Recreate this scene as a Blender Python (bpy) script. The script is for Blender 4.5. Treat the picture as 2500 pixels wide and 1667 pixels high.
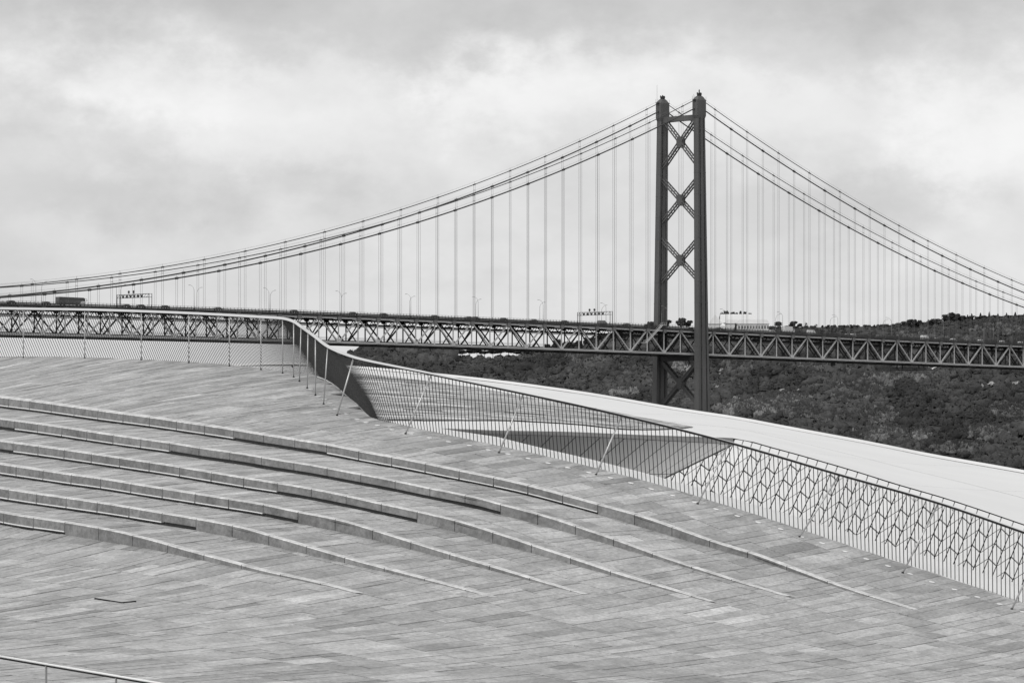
import bpy, math, random
import numpy as np
from mathutils import Vector, Matrix, noise
random.seed(7)
for o in list(bpy.data.objects): bpy.data.objects.remove(o)
SC = bpy.context.scene
COL = SC.collection
R = math.radians
# ---------------------------------------------------------------- camera
F, YH = 9000.0, 1060.0                 # focal length and horizon row, in photo pixels (2500 x 1667)
cam = bpy.data.cameras.new('camera'); camo = bpy.data.objects.new('camera', cam); COL.objects.link(camo)
camo.location = (0, 0, 0); camo.rotation_euler = (R(90), 0, 0)
cam.sensor_width = 36; cam.lens = 36 * F / 2500
cam.shift_y = (YH - 833.5) / 2500
cam.clip_start = 1; cam.clip_end = 20000
SC.camera = camo
# ---------------------------------------------------------------- sky, sun, exposure
SUN_EL, SUN_DIR = 50, Vector((0.42, 0.60, -0.80)).normalized()
w = bpy.data.worlds.new('World'); SC.world = w; w.use_nodes = True
nt = w.node_tree; nt.nodes.clear()
def N(t, **k):
    n = nt.nodes.new(t)
    for a, b in k.items(): setattr(n, a, b)
    return n
def L(a, b): nt.links.new(a, b)
def M2(op, a, b=None, clamp=False):
    n = N('ShaderNodeMath', operation=op); n.use_clamp = clamp
    for i, v in enumerate((a, b)):
        if v is None: continue
        if isinstance(v, (int, float)): n.inputs[i].default_value = v
        else: L(v, n.inputs[i])
    return n.outputs[0]
tc = N('ShaderNodeTexCoord')
sky = N('ShaderNodeTexSky', sky_type='NISHITA'); sky.sun_disc = False
sky.sun_elevation = R(SUN_EL); sky.sun_rotation = math.atan2(-SUN_DIR.x, -SUN_DIR.y); sky.dust_density = 4
bw = N('ShaderNodeRGBToBW'); L(sky.outputs[0], bw.inputs[0])
bgA = N('ShaderNodeBackground'); L(bw.outputs[0], bgA.inputs[0]); bgA.inputs[1].default_value = 0.08
# overcast cloud deck: soft noise on the view direction plus large cloud masses
mp = N('ShaderNodeMapping'); mp.inputs['Scale'].default_value = (11, 11, 20); L(tc.outputs['Generated'], mp.inputs[0])
nz = N('ShaderNodeTexNoise'); nz.inputs['Scale'].default_value = 1.0; nz.inputs['Detail'].default_value = 6; nz.inputs['Roughness'].default_value = .55; L(mp.outputs[0], nz.inputs['Vector'])
mp2 = N('ShaderNodeMapping'); mp2.inputs['Scale'].default_value = (38, 38, 58); L(tc.outputs['Generated'], mp2.inputs[0])
nz2 = N('ShaderNodeTexNoise'); nz2.inputs['Scale'].default_value = 1.0; nz2.inputs['Detail'].default_value = 8; nz2.inputs['Roughness'].default_value = .6; nz2.inputs['Distortion'].default_value = .0; L(mp2.outputs[0], nz2.inputs['Vector'])
warp = N('ShaderNodeVectorMath', operation='MULTIPLY_ADD'); L(nz2.outputs['Color'], warp.inputs[0]); warp.inputs[1].default_value = (.075, 0, .04)
off = N('ShaderNodeVectorMath', operation='ADD'); L(tc.outputs['Generated'], off.inputs[0]); off.inputs[1].default_value = (-.0375, 0, -.02)
L(off.outputs[0], warp.inputs[2])
val = M2('ADD', M2('MULTIPLY', nz.outputs['Fac'], .34), .47)
val = M2('ADD', val, M2('MULTIPLY', nz2.outputs['Fac'], .22))
CLOUDS = [(370, 190, 250, 110, .15), (280, 250, 320, 80, .05), (1200, 240, 190, 80, .12), (1540, 185, 360, 90, .11), (2420, 310, 240, 170, .17),
          (1750, 330, 600, 170, .05), (750, 330, 500, 150, .05), (620, 520, 280, 50, .06), (1250, 650, 420, 60, .05), (1850, 250, 250, 90, .06),
          (1250, -60, 3200, 160, -.14), (20, 280, 260, 90, -.10), (450, 480, 430, 75, -.11), (2060, 490, 280, 70, -.09), (900, 110, 500, 50, -.05), (2150, 150, 350, 60, -.05)]
for (px, py, rx, ry, amp) in CLOUDS:
    d = Vector(((px - 1250) / F, 1, (YH - py) / F)).normalized()
    s1 = N('ShaderNodeVectorMath', operation='SUBTRACT'); L(warp.outputs[0], s1.inputs[0]); s1.inputs[1].default_value = d
    s2 = N('ShaderNodeVectorMath', operation='MULTIPLY'); L(s1.outputs[0], s2.inputs[0]); s2.inputs[1].default_value = (F / rx, 1, F / ry)
    s3 = N('ShaderNodeVectorMath', operation='DOT_PRODUCT'); L(s2.outputs[0], s3.inputs[0]); L(s2.outputs[0], s3.inputs[1])
    g = M2('DIVIDE', amp, M2('ADD', M2('MULTIPLY', s3.outputs['Value'], s3.outputs['Value']), 1.0))
    val = M2('ADD', val, g)
bgB = N('ShaderNodeBackground'); L(val, bgB.inputs[0]); bgB.inputs[1].default_value = 1.0
mx = N('ShaderNodeMixShader'); mx.inputs[0].default_value = .93; L(bgA.outputs[0], mx.inputs[1]); L(bgB.outputs[0], mx.inputs[2])
wo = N('ShaderNodeOutputWorld'); L(mx.outputs[0], wo.inputs[0])
sl = bpy.data.lights.new('sun', 'SUN'); sl.energy = 1.3; sl.angle = R(18); sl.color = (1, .99, .97)
so = bpy.data.objects.new('sun', sl); COL.objects.link(so); so.rotation_euler = SUN_DIR.to_track_quat('-Z', 'Y').to_euler()
SC.view_settings.view_transform = 'Standard'; SC.view_settings.look = 'None'
SC.view_settings.exposure = 0; SC.view_settings.gamma = 1; SC.view_settings.use_curve_mapping = False
# ---------------------------------------------------------------- helpers
def mat(name, base, rough=.8, var=.15, scale=3.0, metal=0.0, stretch=(1, 1, 1), bump=0.0, tone=False, spec=.3, detail=5, coords='Object', fine=0.0, fscale=40, rot=0.0):
    m = bpy.data.materials.new(name); m.use_nodes = True
    t = m.node_tree; ns = t.nodes; b = ns['Principled BSDF']
    b.inputs['Roughness'].default_value = rough; b.inputs['Metallic'].default_value = metal
    b.inputs['Specular IOR Level'].default_value = spec
    cc = ns.new('ShaderNodeTexCoord'); mpp = ns.new('ShaderNodeMapping'); mpp.inputs['Scale'].default_value = stretch
    if rot:
        mp0 = ns.new('ShaderNodeMapping'); mp0.inputs['Rotation'].default_value = (0, 0, rot); t.links.new(cc.outputs[coords], mp0.inputs[0])
    t.links.new(mp0.outputs[0] if rot else cc.outputs[coords], mpp.inputs[0])
    nn = ns.new('ShaderNodeTexNoise'); nn.inputs['Scale'].default_value = scale; nn.inputs['Detail'].default_value = detail; nn.inputs['Roughness'].default_value = .6
    t.links.new(mpp.outputs[0], nn.inputs['Vector'])
    mr = ns.new('ShaderNodeMapRange'); mr.inputs[1].default_value = .25; mr.inputs[2].default_value = .75
    mr.inputs[3].default_value = 1 - var; mr.inputs[4].default_value = 1 + var
    t.links.new(nn.outputs['Fac'], mr.inputs[0])
    out = mr.outputs[0]
    def mul(a, bb):
        q = ns.new('ShaderNodeMath'); q.operation = 'MULTIPLY'; t.links.new(a, q.inputs[0])
        if isinstance(bb, float): q.inputs[1].default_value = bb
        else: t.links.new(bb, q.inputs[1])
        return q.outputs[0]
    if fine:
        n2 = ns.new('ShaderNodeTexNoise'); n2.inputs['Scale'].default_value = fscale; n2.inputs['Detail'].default_value = 4; n2.inputs['Roughness'].default_value = .7
        t.links.new(mpp.outputs[0] if rot else cc.outputs[coords], n2.inputs['Vector'])
        m2 = ns.new('ShaderNodeMapRange'); m2.inputs[1].default_value = .3; m2.inputs[2].default_value = .7; m2.inputs[3].default_value = 1 - fine; m2.inputs[4].default_value = 1 + fine
        t.links.new(n2.outputs['Fac'], m2.inputs[0]); out = mul(out, m2.outputs[0])
    if tone:
        at = ns.new('ShaderNodeAttribute'); at.attribute_name = 'tone'
        out = mul(out, at.outputs['Fac'])
    out = mul(out, float(base))
    cb = ns.new('ShaderNodeCombineColor')
    for i in range(3): t.links.new(out, cb.inputs[i])
    t.links.new(cb.outputs[0], b.inputs['Base Color'])
    if bump:
        bp = ns.new('ShaderNodeBump'); bp.inputs['Strength'].default_value = bump; bp.inputs['Distance'].default_value = .02
        t.links.new(nn.outputs['Fac'], bp.inputs['Height']); t.links.new(bp.outputs[0], b.inputs['Normal'])
    return m
class MB:
    def __init__(s): s.v = []; s.f = []; s.tone = []
    def add(s, vs, fs, tone=1.0):
        n = len(s.v); s.v += [tuple(p) for p in vs]; s.f += [tuple(i + n for i in f) for f in fs]; s.tone += [tone] * len(fs); return s
    def box(s, c, size, rot=None, tone=1.0):
        c = Vector(c); hx, hy, hz = size[0] / 2, size[1] / 2, size[2] / 2
        vs = [Vector((x * hx, y * hy, z * hz)) for z in (-1, 1) for y in (-1, 1) for x in (-1, 1)]
        if rot is not None: vs = [rot @ v for v in vs]
        return s.add([c + v for v in vs], [(0, 2, 3, 1), (4, 5, 7, 6), (0, 1, 5, 4), (2, 6, 7, 3), (0, 4, 6, 2), (1, 3, 7, 5)], tone)
    def bar(s, p, q, wx, wy, up=(0, 0, 1), tone=1.0):
        p = Vector(p); q = Vector(q); d = (q - p); l = d.length; d.normalize(); up = Vector(up)
        x = d.cross(up)
        if x.length < 1e-4: x = d.cross(Vector((1, 0, 0)))
        x.normalize(); y = d.cross(x)
        return s.box((p + q) / 2, (wx, wy, l), Matrix((x, y, d)).transposed(), tone)
    def tube(s, pts, r, n=8, cap=True, tone=1.0):
        pts = [Vector(p) for p in pts]; rs = r if isinstance(r, (list, tuple)) else [r] * len(pts)
        vs = []; up = Vector((0, 0, 1))
        for i, p in enumerate(pts):
            d = (pts[min(i + 1, len(pts) - 1)] - pts[max(i - 1, 0)]).normalized()
            x = d.cross(up)
            if x.length < .05: x = d.cross(Vector((0, 1, 0)))
            x.normalize(); y = d.cross(x)
            for k in range(n):
                a = 2 * math.pi * k / n; vs.append(p + (x * math.cos(a) + y * math.sin(a)) * rs[i])
        fs = [(i * n + k, i * n + (k + 1) % n, (i + 1) * n + (k + 1) % n, (i + 1) * n + k) for i in range(len(pts) - 1) for k in range(n)]
        if cap: fs += [tuple(range(n))[::-1], tuple((len(pts) - 1) * n + k for k in range(n))]
        return s.add(vs, fs, tone)
    def grid(s, rows, tone=1.0):
        n = len(rows[0]); vs = [p for r in rows for p in r]
        return s.add(vs, [(i * n + k, i * n + k + 1, (i + 1) * n + k + 1, (i + 1) * n + k) for i in range(len(rows) - 1) for k in range(n - 1)], tone)
    def loft(s, rings, cap=True, tone=1.0):
        n = len(rings[0]); vs = [p for r in rings for p in r]
        fs = [(i * n + k, i * n + (k + 1) % n, (i + 1) * n + (k + 1) % n, (i + 1) * n + k) for i in range(len(rings) - 1) for k in range(n)]
        if cap: fs += [tuple(range(n))[::-1], tuple((len(rings) - 1) * n + k for k in range(n))]
        return s.add(vs, fs, tone)
    def mesh(s, name, m, smooth=False, tone=False):
        me = bpy.data.meshes.new(name); me.from_pydata(s.v, [], s.f); me.materials.append(m)
        if smooth: me.polygons.foreach_set('use_smooth', [True] * len(me.polygons))
        if tone:
            a = me.attributes.new('tone', 'FLOAT', 'FACE'); a.data.foreach_set('value', s.tone)
        me.update(); return me
    def build(s, name, m, parent=None, smooth=False, tone=False): return ob(name, s.mesh(name, m, smooth, tone), parent)
def ob(name, me, parent=None, mw=None):
    o = bpy.data.objects.new(name, me); COL.objects.link(o)
    if parent: o.parent = parent
    if mw is not None: o.matrix_basis = mw
    return o
def tag(o, label=None, cat=None, group=None, kind=None):
    if label: o['label'] = label
    if cat: o['category'] = cat
    if group: o['group'] = group
    if kind: o['kind'] = kind
    return o
def empty(name, loc=(0, 0, 0), rz=0, label=None, cat=None, group=None):
    o = bpy.data.objects.new(name, None); COL.objects.link(o); o.location = loc; o.rotation_euler = (0, 0, rz); o.empty_display_size = .3
    return tag(o, label, cat, group)
def copy_tree(o, parent=None):
    c = o.copy(); COL.objects.link(c)
    if parent: c.parent = parent
    for ch in list(o.children): copy_tree(ch, c)
    return c
def W3(px, py, Y): return Vector(((px - 1250) / F * Y, Y, (YH - py) / F * Y))
def pchip(xs, ys):
    xs = np.array(xs, float); ys = np.array(ys, float); h = np.diff(xs); dl = np.diff(ys) / h; m = np.zeros(len(xs))
    m[0] = dl[0]; m[-1] = dl[-1]
    for i in range(1, len(xs) - 1):
        m[i] = 0 if dl[i - 1] * dl[i] <= 0 else (3 * (h[i - 1] + h[i])) / ((2 * h[i] + h[i - 1]) / dl[i - 1] + (h[i] + 2 * h[i - 1]) / dl[i])
    def f(x):
        if x <= xs[0]: return float(ys[0] + m[0] * (x - xs[0]))
        if x >= xs[-1]: return float(ys[-1] + m[-1] * (x - xs[-1]))
        i = int(np.searchsorted(xs, x)) - 1; t = (x - xs[i]) / h[i]
        return float((2 * t**3 - 3 * t**2 + 1) * ys[i] + (t**3 - 2 * t**2 + t) * h[i] * m[i] + (-2 * t**3 + 3 * t**2) * ys[i + 1] + (t**3 - t**2) * h[i] * m[i + 1])
    return f
ORD = ['first', 'second', 'third', 'fourth', 'fifth', 'sixth', 'seventh', 'eighth', 'ninth', 'tenth', 'eleventh', 'twelfth', 'thirteenth', 'fourteenth', 'fifteenth', 'sixteenth', 'seventeenth', 'eighteenth', 'nineteenth', 'twentieth']
TENS = {20: 'twenty', 30: 'thirty', 40: 'forty'}
def ordw(i): return ORD[i] if i < 20 else TENS[(i + 1) // 10 * 10] + '-' + ORD[(i + 1) % 10 - 1] if (i + 1) % 10 else {30: 'thirtieth', 40: 'fortieth'}[i + 1]
UNIT = None
def unit_bar(m):
    b = MB().box((0, 0, 0), (1, 1, 1)); return b.mesh('bar', m)
def bar_matrix(p, q, wx, wy, up=Vector((0, 0, 1))):
    p = Vector(p); q = Vector(q); d = q - p; l = d.length; d = d / l
    x = d.cross(up)
    if x.length < 1e-4: x = d.cross(Vector((1, 0, 0)))
    x.normalize(); y = d.cross(x); c = (p + q) / 2
    return Matrix(((x.x * wx, y.x * wy, d.x * l, c.x), (x.y * wx, y.y * wy, d.y * l, c.y), (x.z * wx, y.z * wy, d.z * l, c.z), (0, 0, 0, 1)))
# ---------------------------------------------------------------- materials
m_slab = mat('limestone paving', .385, .75, .30, 1.2, stretch=(1.0, 1.5, 1), rot=-math.radians(62), bump=.15, tone=True, fine=.30, fscale=11.0, detail=9)
m_grout = mat('dark joint bed', .045, .9, .3, 8)
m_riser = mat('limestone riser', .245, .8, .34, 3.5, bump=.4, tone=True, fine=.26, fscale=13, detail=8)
m_white = mat('white glazed tile', .76, .45, .045, .35, spec=.4)
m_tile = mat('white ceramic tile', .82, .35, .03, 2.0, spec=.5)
m_soffit = mat('shade painted soffit tile', .42, .55, .04, 2.0)  # white tile greyed: the overhang's shade is put into the colour
m_joint = mat('black tile joint', .02, .9, .2, 5)
m_steel = mat('brushed steel', .56, .42, .08, 6, metal=.7)
m_railtop = mat('polished steel rail', .93, .16, .03, 6, metal=1.0)
m_bars = mat('dark steel bar', .022, .5, .2, 6)
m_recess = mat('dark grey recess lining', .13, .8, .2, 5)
m_strip = mat('white light lens', .9, .5, .02, 4)
m_tower = mat('weathered bridge paint', .115, .7, .22, .12, stretch=(1, 1, .25), fine=.12, fscale=1.3)
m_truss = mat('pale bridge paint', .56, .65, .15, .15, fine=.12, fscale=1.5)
m_inner = mat('shade painted bridge steel', .055, .8, .25, .2)  # shade under the deck is put into this dark colour
m_cable = mat('cable steel', .075, .6, .15, .2)
m_hang = mat('hanger rope', .17, .6, .1, .2)
m_road = mat('asphalt', .05, .9, .2, .3)
m_water = mat('river water', .10, .12, .2, .01, spec=.5, bump=.4)
m_ground = mat('plaza concrete', .30, .9, .15, .3)
m_earth = mat('dry hillside earth', .055, .95, .45, .03, fine=.5, fscale=.3)
m_leaf = mat('dark scrub foliage', .057, .85, .40, .06, tone=True, fine=.35, fscale=.9)
m_tree = mat('tree foliage', .050, .85, .3, .2, tone=True)
m_trunk = mat('bark', .06, .9, .2, 1)
m_reed = mat('dry reeds', .20, .9, .25, .1, tone=True)
m_rock = mat('pale rock', .34, .9, .3, .3)
m_wall = mat('white render', .75, .85, .06, .2)
m_roof = mat('pale roof sheeting', .60, .7, .1, .3)
m_glass = mat('dark window', .05, .2, .1, 1, spec=.6)
m_dark = mat('dark grey paint', .05, .6, .2, 1)
m_cardark = mat('dark car paint', .09, .3, .1, 1, spec=.6)
m_cargrey = mat('grey car paint', .22, .3, .1, 1, spec=.6)
m_carwhite = mat('white car paint', .75, .3, .05, 1, spec=.6)
m_tyre = mat('tyre rubber', .025, .9, .1, 1)
m_lamp = mat('galvanised lamp post', .22, .6, .1, 1)
m_gull = mat('white feathers', .85, .8, .05, 3)
# ================================================================ SETTING: the roof terrace surface
CM = [0.014441914661445112, -0.0014733387324190553, 0.012240754509141688, -0.0011485253358502854, 0.0018008921529819478, -0.018881584510123835, 0.00020009812034942146, 0.0019512337629660696, -0.005516217561823229, 0.031820592545685394]
def invY(px, py):
    x = (px - 1250) / 1000; y = (py - 1060) / 1000
    return CM[0] + CM[1] * x + CM[2] * y + CM[3] * x * x + CM[4] * x * y + CM[5] * y * y + CM[6] * x**3 + CM[7] * x * x * y + CM[8] * x * y * y + CM[9] * y**3
def PM(px, py): return W3(px, py, 1 / invY(px, py))
def row_of(X, Y):
    px = 1250 + F * X / Y; lo, hi = 500.0, 2600.0; tgt = 1 / Y
    for _ in range(34):
        mid = (lo + hi) / 2
        if invY(px, mid) < tgt: lo = mid
        else: hi = mid
    return px, (lo + hi) / 2
def Zm(X, Y):
    px, py = row_of(X, Y); return (YH - py) / F * Y
STEPS = [  # lowest first: (photo column, top edge row, riser height in rows)
 [(0, 1250, 31), (57, 1260, 31), (158, 1274.7, 30), (258.7, 1292, 30), (359.5, 1315.5, 23.5), (460, 1344, 16), (561, 1371, 11), (640, 1391.8, 7), (736, 1413, 4), (829, 1436, 1.6), (867, 1447, .6)],
 [(0, 1191.6, 30), (98, 1206.6, 30), (190, 1219.4, 30), (286, 1234, 29.5), (381, 1250, 29), (478, 1266.5, 28), (573, 1284, 28.5), (672, 1311.5, 23), (774, 1341, 18), (875, 1370, 12), (981, 1397.5, 7), (1090, 1427, 3.5), (1199, 1457, .6)],
 [(0, 1133, 28), (75, 1144, 28), (166, 1157.6, 28), (257, 1170, 28), (348, 1185, 28), (444, 1200, 28), (538, 1215, 28), (632, 1230, 28), (729, 1250, 27.5), (826, 1269, 28), (924, 1298, 23), (1023, 1329, 16.5), (1121, 1359, 12), (1222, 1389, 8.5), (1323, 1419.6, 4.5), (1423, 1450, .6)],
 [(0, 1076.7, 27), (136, 1095, 27), (229, 1108.6, 27), (327, 1123, 27), (422, 1137.5, 27), (517, 1153.5, 27), (616, 1170, 27), (717, 1186, 27), (818, 1205, 27), (917, 1227, 26), (1019, 1249, 26), (1121, 1273, 26), (1219, 1304, 25), (1317, 1336.6, 18), (1416, 1369, 13.5), (1515, 1402, 8), (1623, 1434, 4), (1732, 1468, .6)],
 [(0, 1022.8, 26), (57, 1030, 26), (143, 1042, 26), (228, 1055, 26), (314, 1067.5, 26), (402, 1079.5, 26), (491, 1094, 26), (600, 1109.6, 26), (668, 1121.5, 26), (761, 1136, 26), (852, 1153, 26), (928, 1167, 26), (1063, 1195, 26), (1160, 1214.5, 25.5), (1225, 1232, 25), (1320, 1257, 25), (1416, 1288, 20), (1514, 1321.6, 16), (1609, 1356.5, 8.5), (1709, 1389.5, 5.5), (1807, 1421, 3), (1919, 1455, .6)],
 [(0, 970, 26), (101, 982.6, 26), (185, 994.5, 26), (271, 1006.4, 26), (357, 1017.7, 26), (447, 1030.8, 26), (533, 1043.6, 26), (622, 1058, 26), (713, 1072.4, 26), (805, 1087, 26), (895, 1105, 26), (987, 1121.5, 26), (1080, 1140.5, 26), (1175, 1160, 25), (1270, 1180.5, 25), (1364, 1205.5, 24), (1462, 1232, 24), (1557, 1258, 25), (1651, 1290, 22), (1748, 1324, 16), (1843, 1353, 12), (1943, 1390, 8.5), (2053, 1430.6, 5), (2157, 1465, 2.5), (2236, 1490, .6)]]
FULL = [158, 478, 728, 1018, 1223, 1460]       # photo column where the recessed light gap ends
SWAP = [[(-200, 158)], [(-200, 381)], [(-200, 630)], [(42, 616)], [(58, 404)], [(-200, 536), (798, 1458)]]
curve, curve_h, curve_end, curve_x = [], [], [], []
for st in STEPS:
    X, Y, H = [], [], []
    a, b = st[0], st[1]; ex = (-220, a[1] + (b[1] - a[1]) / (b[0] - a[0]) * (-220 - a[0]), a[2])
    for (px, py, h) in [ex] + st:
        p = PM(px, py + h / 2); X.append(p.x); Y.append(p.y); H.append(h * p.y / F)
    curve.append(pchip(X, Y)); curve_h.append(pchip(X, H)); curve_end.append(X[-1]); curve_x.append(X[0])
def cY(k, X): return curve[k](X)
def cH(k, X): return max(0.0, curve_h[k](X)) if X < curve_end[k] else 0.0
E_T = [(57, 754), (207, 756), (345, 760), (461, 764.5), (560, 769.5), (637, 774), (690, 777.5), (717, 785), (735, 797), (752, 809), (770, 822), (800, 845), (863, 872), (1053, 913), (1277, 960.5), (1517, 1014), (1780, 1080), (2048, 1158), (2290, 1227), (2550, 1316)]
POSTP = [(57, 873), (207, 874), (345, 879), (461, 886), (560, 894), (637, 903), (690, 911), (717, 921), (731, 931), (750, 948), (770, 965), (790, 987), (823, 1017), (990, 1065), (1218, 1112), (1455, 1165), (1703, 1234), (1952, 1312), (2204, 1398), (2470, 1487)]
BARB = [(104, 871), (254, 872.5), (392, 879), (508, 885.5), (610, 894.5), (695, 905), (762, 914.5), (804, 930), (827, 946), (846, 964), (868, 982), (905, 1018), (922, 1026), (1066, 1059), (1289, 1107), (1527, 1164), (1788, 1239), (2053, 1324), (2292, 1401), (2551, 1486)]
EDGE = [(-300, 878), (-100, 872), (57, 870), (207, 871.5), (345, 877), (461, 882.5), (560, 890), (637, 898), (690, 904.5), (730, 910), (760, 914), (789, 923), (812, 935), (838, 956), (852, 969), (875, 988), (889, 1002), (909, 1020), (932, 1028), (990, 1041), (1066, 1059), (1150, 1077), (1218, 1092), (1289, 1107), (1400, 1132), (1527, 1164), (1640, 1195), (1788, 1239), (1894, 1271), (2053, 1324), (2292, 1401), (2491, 1466), (2551, 1486), (2800, 1570)]
ep = [PM(*e) for e in EDGE]
eY = pchip([p.x for p in ep], [p.y for p in ep])
def tread_z(X, Y, k):     # k = number of risers below this tread (0..6)
    z = Zm(X, Y)
    ha = cH(k - 1, X) if k > 0 else 0.0; hb = cH(k, X) if k < 6 else 0.0
    if k == 0: return z - hb / 2 * max(0.0, 1 - (cY(0, X) - Y) / 6)
    if k == 6: return z + ha / 2 * max(0.0, 1 - (Y - cY(5, X)) / 6)
    a, b = cY(k - 1, X), cY(k, X); t = min(1.0, max(0.0, (Y - a) / max(.3, b - a)))
    return z + ha / 2 * (1 - t) - hb / 2 * t
def tread_of(X, Y):
    k = 0
    for i in range(6):
        if Y > cY(i, X): k = i + 1
    return k
terrace = MB()
xs = [x * .5 for x in range(-32, 24)]
for k in range(7):
    rows = []
    for X in xs:
        lo = 27.0 if k == 0 else cY(k - 1, X); hi = eY(X) - .02 if k == 6 else cY(k, X)
        hi = min(hi, eY(X) - .02); lo = min(lo, hi)
        n = 26 if k in (0, 6) else 5
        rows.append([Vector((X, lo + (hi - lo) * j / n, tread_z(X, lo + (hi - lo) * j / n, k) - .035)) for j in range(n + 1)])
    terrace.grid([list(r) for r in zip(*rows)])
terrace = tag(terrace.build('roof_terrace', m_grout), kind='structure')
# ---- paving slabs
A_D = Vector((math.cos(R(62)), math.sin(R(62)))); B_D = Vector((math.cos(R(-43)), math.sin(R(-43))))
ROWW, GAP = .31, .013
def clip(poly, fn, sign):
    vals = [fn(p) * sign for p in poly]; out = []
    for i in range(len(poly)):
        p, q, a, b = poly[i], poly[(i + 1) % len(poly)], vals[i], vals[(i + 1) % len(poly)]
        if a >= 0: out.append(p)
        if (a >= 0) != (b >= 0): out.append(p + (q - p) * (a / (a - b)))
    return out
rs = random.Random(11)
slabs = []
CL = 1.62
for i in range(-40, 90):
    ca0, ca1 = i * CL, (i + 1) * CL
    j = -110 + rs.random()
    while j < 60:
      ROWW = rs.choice([.17, .21, .25, .30, .36]); b0 = j; j += ROWW
      cut = rs.uniform(.3, .7) if rs.random() < .3 else 0
      for a0, a1 in ([(ca0, ca1)] if not cut else [(ca0, ca0 + CL * cut), (ca0 + CL * cut, ca1)]):
        c = A_D * ((a0 + a1) / 2) + B_D * (b0 + ROWW / 2)
        if c.y < 29 or c.y > 93: continue
        px = 1250 + F * c.x / c.y
        if px < -110 or px > 2610: continue
        if c.y > eY(c.x) + 1.5: continue
        _, py = row_of(c.x, c.y)
        if py > 1860: continue
        g2 = .010; poly = [A_D * (a0 + g2) + B_D * (b0 + GAP / 2), A_D * (a1 - g2) + B_D * (b0 + GAP / 2), A_D * (a1 - g2) + B_D * (b0 + ROWW - GAP / 2), A_D * (a0 + g2) + B_D * (b0 + ROWW - GAP / 2)]
        poly = clip(poly, lambda p: eY(p.x) - .03 - p.y, 1)
        if len(poly) < 3: continue
        pieces = [poly]
        for k in range(6):
            nxt = []
            for q in pieces:
                cx = sum(p.x for p in q) / len(q)
                if cx > curve_end[k]: nxt.append(q); continue
                lo = clip(q, lambda p: p.y - (cY(k, p.x) + .002), -1); hi = clip(q, lambda p: p.y - (cY(k, p.x) + .175), 1)
                for z in (lo, hi):
                    if len(z) >= 3: nxt.append(z)
            pieces = nxt
        tone = min(1.30, max(.70, rs.gauss(1, .125)))
        if rs.random() < .06: tone *= 1.13
        dz = rs.uniform(-.004, .004)
        for q in pieces:
            cx = sum(p.x for p in q) / len(q); cy = sum(p.y for p in q) / len(q)
            area = abs(sum(q[n].x * q[(n + 1) % len(q)].y - q[(n + 1) % len(q)].x * q[n].y for n in range(len(q)))) / 2
            if area < .004: continue
            slabs.append((py, q, tread_of(cx, cy), tone, dz, area))
slabs.sort(key=lambda s: -s[0] - (0 if s[5] > .2 else -400))
def slab_geo(mb, s):
    _, q, k, tone, dz, _a = s; n = len(q)
    top = [Vector((p.x, p.y, tread_z(p.x, p.y, k) + dz)) for p in q]
    low = [p - Vector((0, 0, .045)) for p in top]
    mb.add(top + low, [tuple(range(n))] + [(i, n + i, n + (i + 1) % n, (i + 1) % n) for i in range(n)], tone)
for s in slabs[:300]:
    mb = MB(); slab_geo(mb, s); mb.build('paving_slab', m_slab, terrace, tone=True)
mb = MB()
for s in slabs[300:]: slab_geo(mb, s)
tag(mb.build('paving_field', m_slab, terrace, tone=True), kind='stuff')
# ---- white rim outside the railing and the wall below it
rim = MB(); rows = []
exy = [PM(*e) for e in EDGE if e[0] >= 690]
for i, p in enumerate(exy):
    a = exy[max(0, i - 1)]; b = exy[min(len(exy) - 1, i + 1)]; t = (b - a); t.z = 0; t.normalize(); nrm = Vector((-t.y, t.x, 0))
    px = 1250 + F * p.x / p.y; wdt = .04 + .75 * min(1, max(0, (px - 900) / 250))
    q = p + nrm * wdt; q.z = p.z + .10 * wdt
    rows.append([p + Vector((0, 0, -.02)), q, q + nrm * .05 + Vector((0, 0, -.06)), q + nrm * .05 + Vector((0, 0, -6))])
rim.grid(rows)
# ================================================================ MUSEUM far roof, soffit and tiled facade
museum = empty('museum_wing', (3, 80, -8), label='low white tiled museum wing with sloping roof beyond the railing', cat='building')
mus_inv = Matrix.Translation(-museum.location)
def mput(mb, name, m, parent=None, **k):
    mb.v = [tuple(Vector(v) - museum.location) for v in mb.v]
    return mb.build(name, m, parent or museum, **k)
mput(rim, 'terrace_rim', m_white)
FE = [(450, 902, 122), (600, 893, 120.5), (700, 890, 119), (860, 899, 117), (1063, 917, 114), (1200, 932, 112), (1440, 965, 108), (1660, 1003, 104), (1800, 1024, 102), (1900, 1043, 100), (2150, 1090, 96), (2247, 1110, 94), (2500, 1155, 91), (2750, 1202, 88), (3100, 1270, 84)]
GE = [(450, 1046, 83.5), (700, 1046, 82), (1029, 1046, 80.5), (1136, 1048.5, 80), (1200, 1051, 79.7), (1379, 1054.5, 79), (1557, 1062, 78.5), (1736, 1068, 78.1), (1790, 1070, 78), (1900, 1096, 77.5), (2008, 1126, 77), (2113, 1157, 76.3), (2172, 1176, 76), (2306, 1215, 75.2), (2497, 1279, 74), (2750, 1368, 72.5), (3100, 1492, 70.5)]
fy = pchip([p[0] for p in FE], [p[1] for p in FE]); fY = pchip([p[0] for p in FE], [p[2] for p in FE])
gy = pchip([p[0] for p in GE], [p[1] for p in GE]); gY = pchip([p[0] for p in GE], [p[2] for p in GE])
def roofP(px, t): return W3(px, gy(px), gY(px)).lerp(W3(px, fy(px), fY(px)), t)
def roof_t(px, py):
    g, f_ = W3(px, gy(px), gY(px)), W3(px, fy(px), fY(px)); lo, hi = 0.0, 1.0
    for _ in range(30):
        m_ = (lo + hi) / 2; p = g.lerp(f_, m_)
        if YH - F * p.z / p.y > py: lo = m_
        else: hi = m_
    return (lo + hi) / 2
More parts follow.
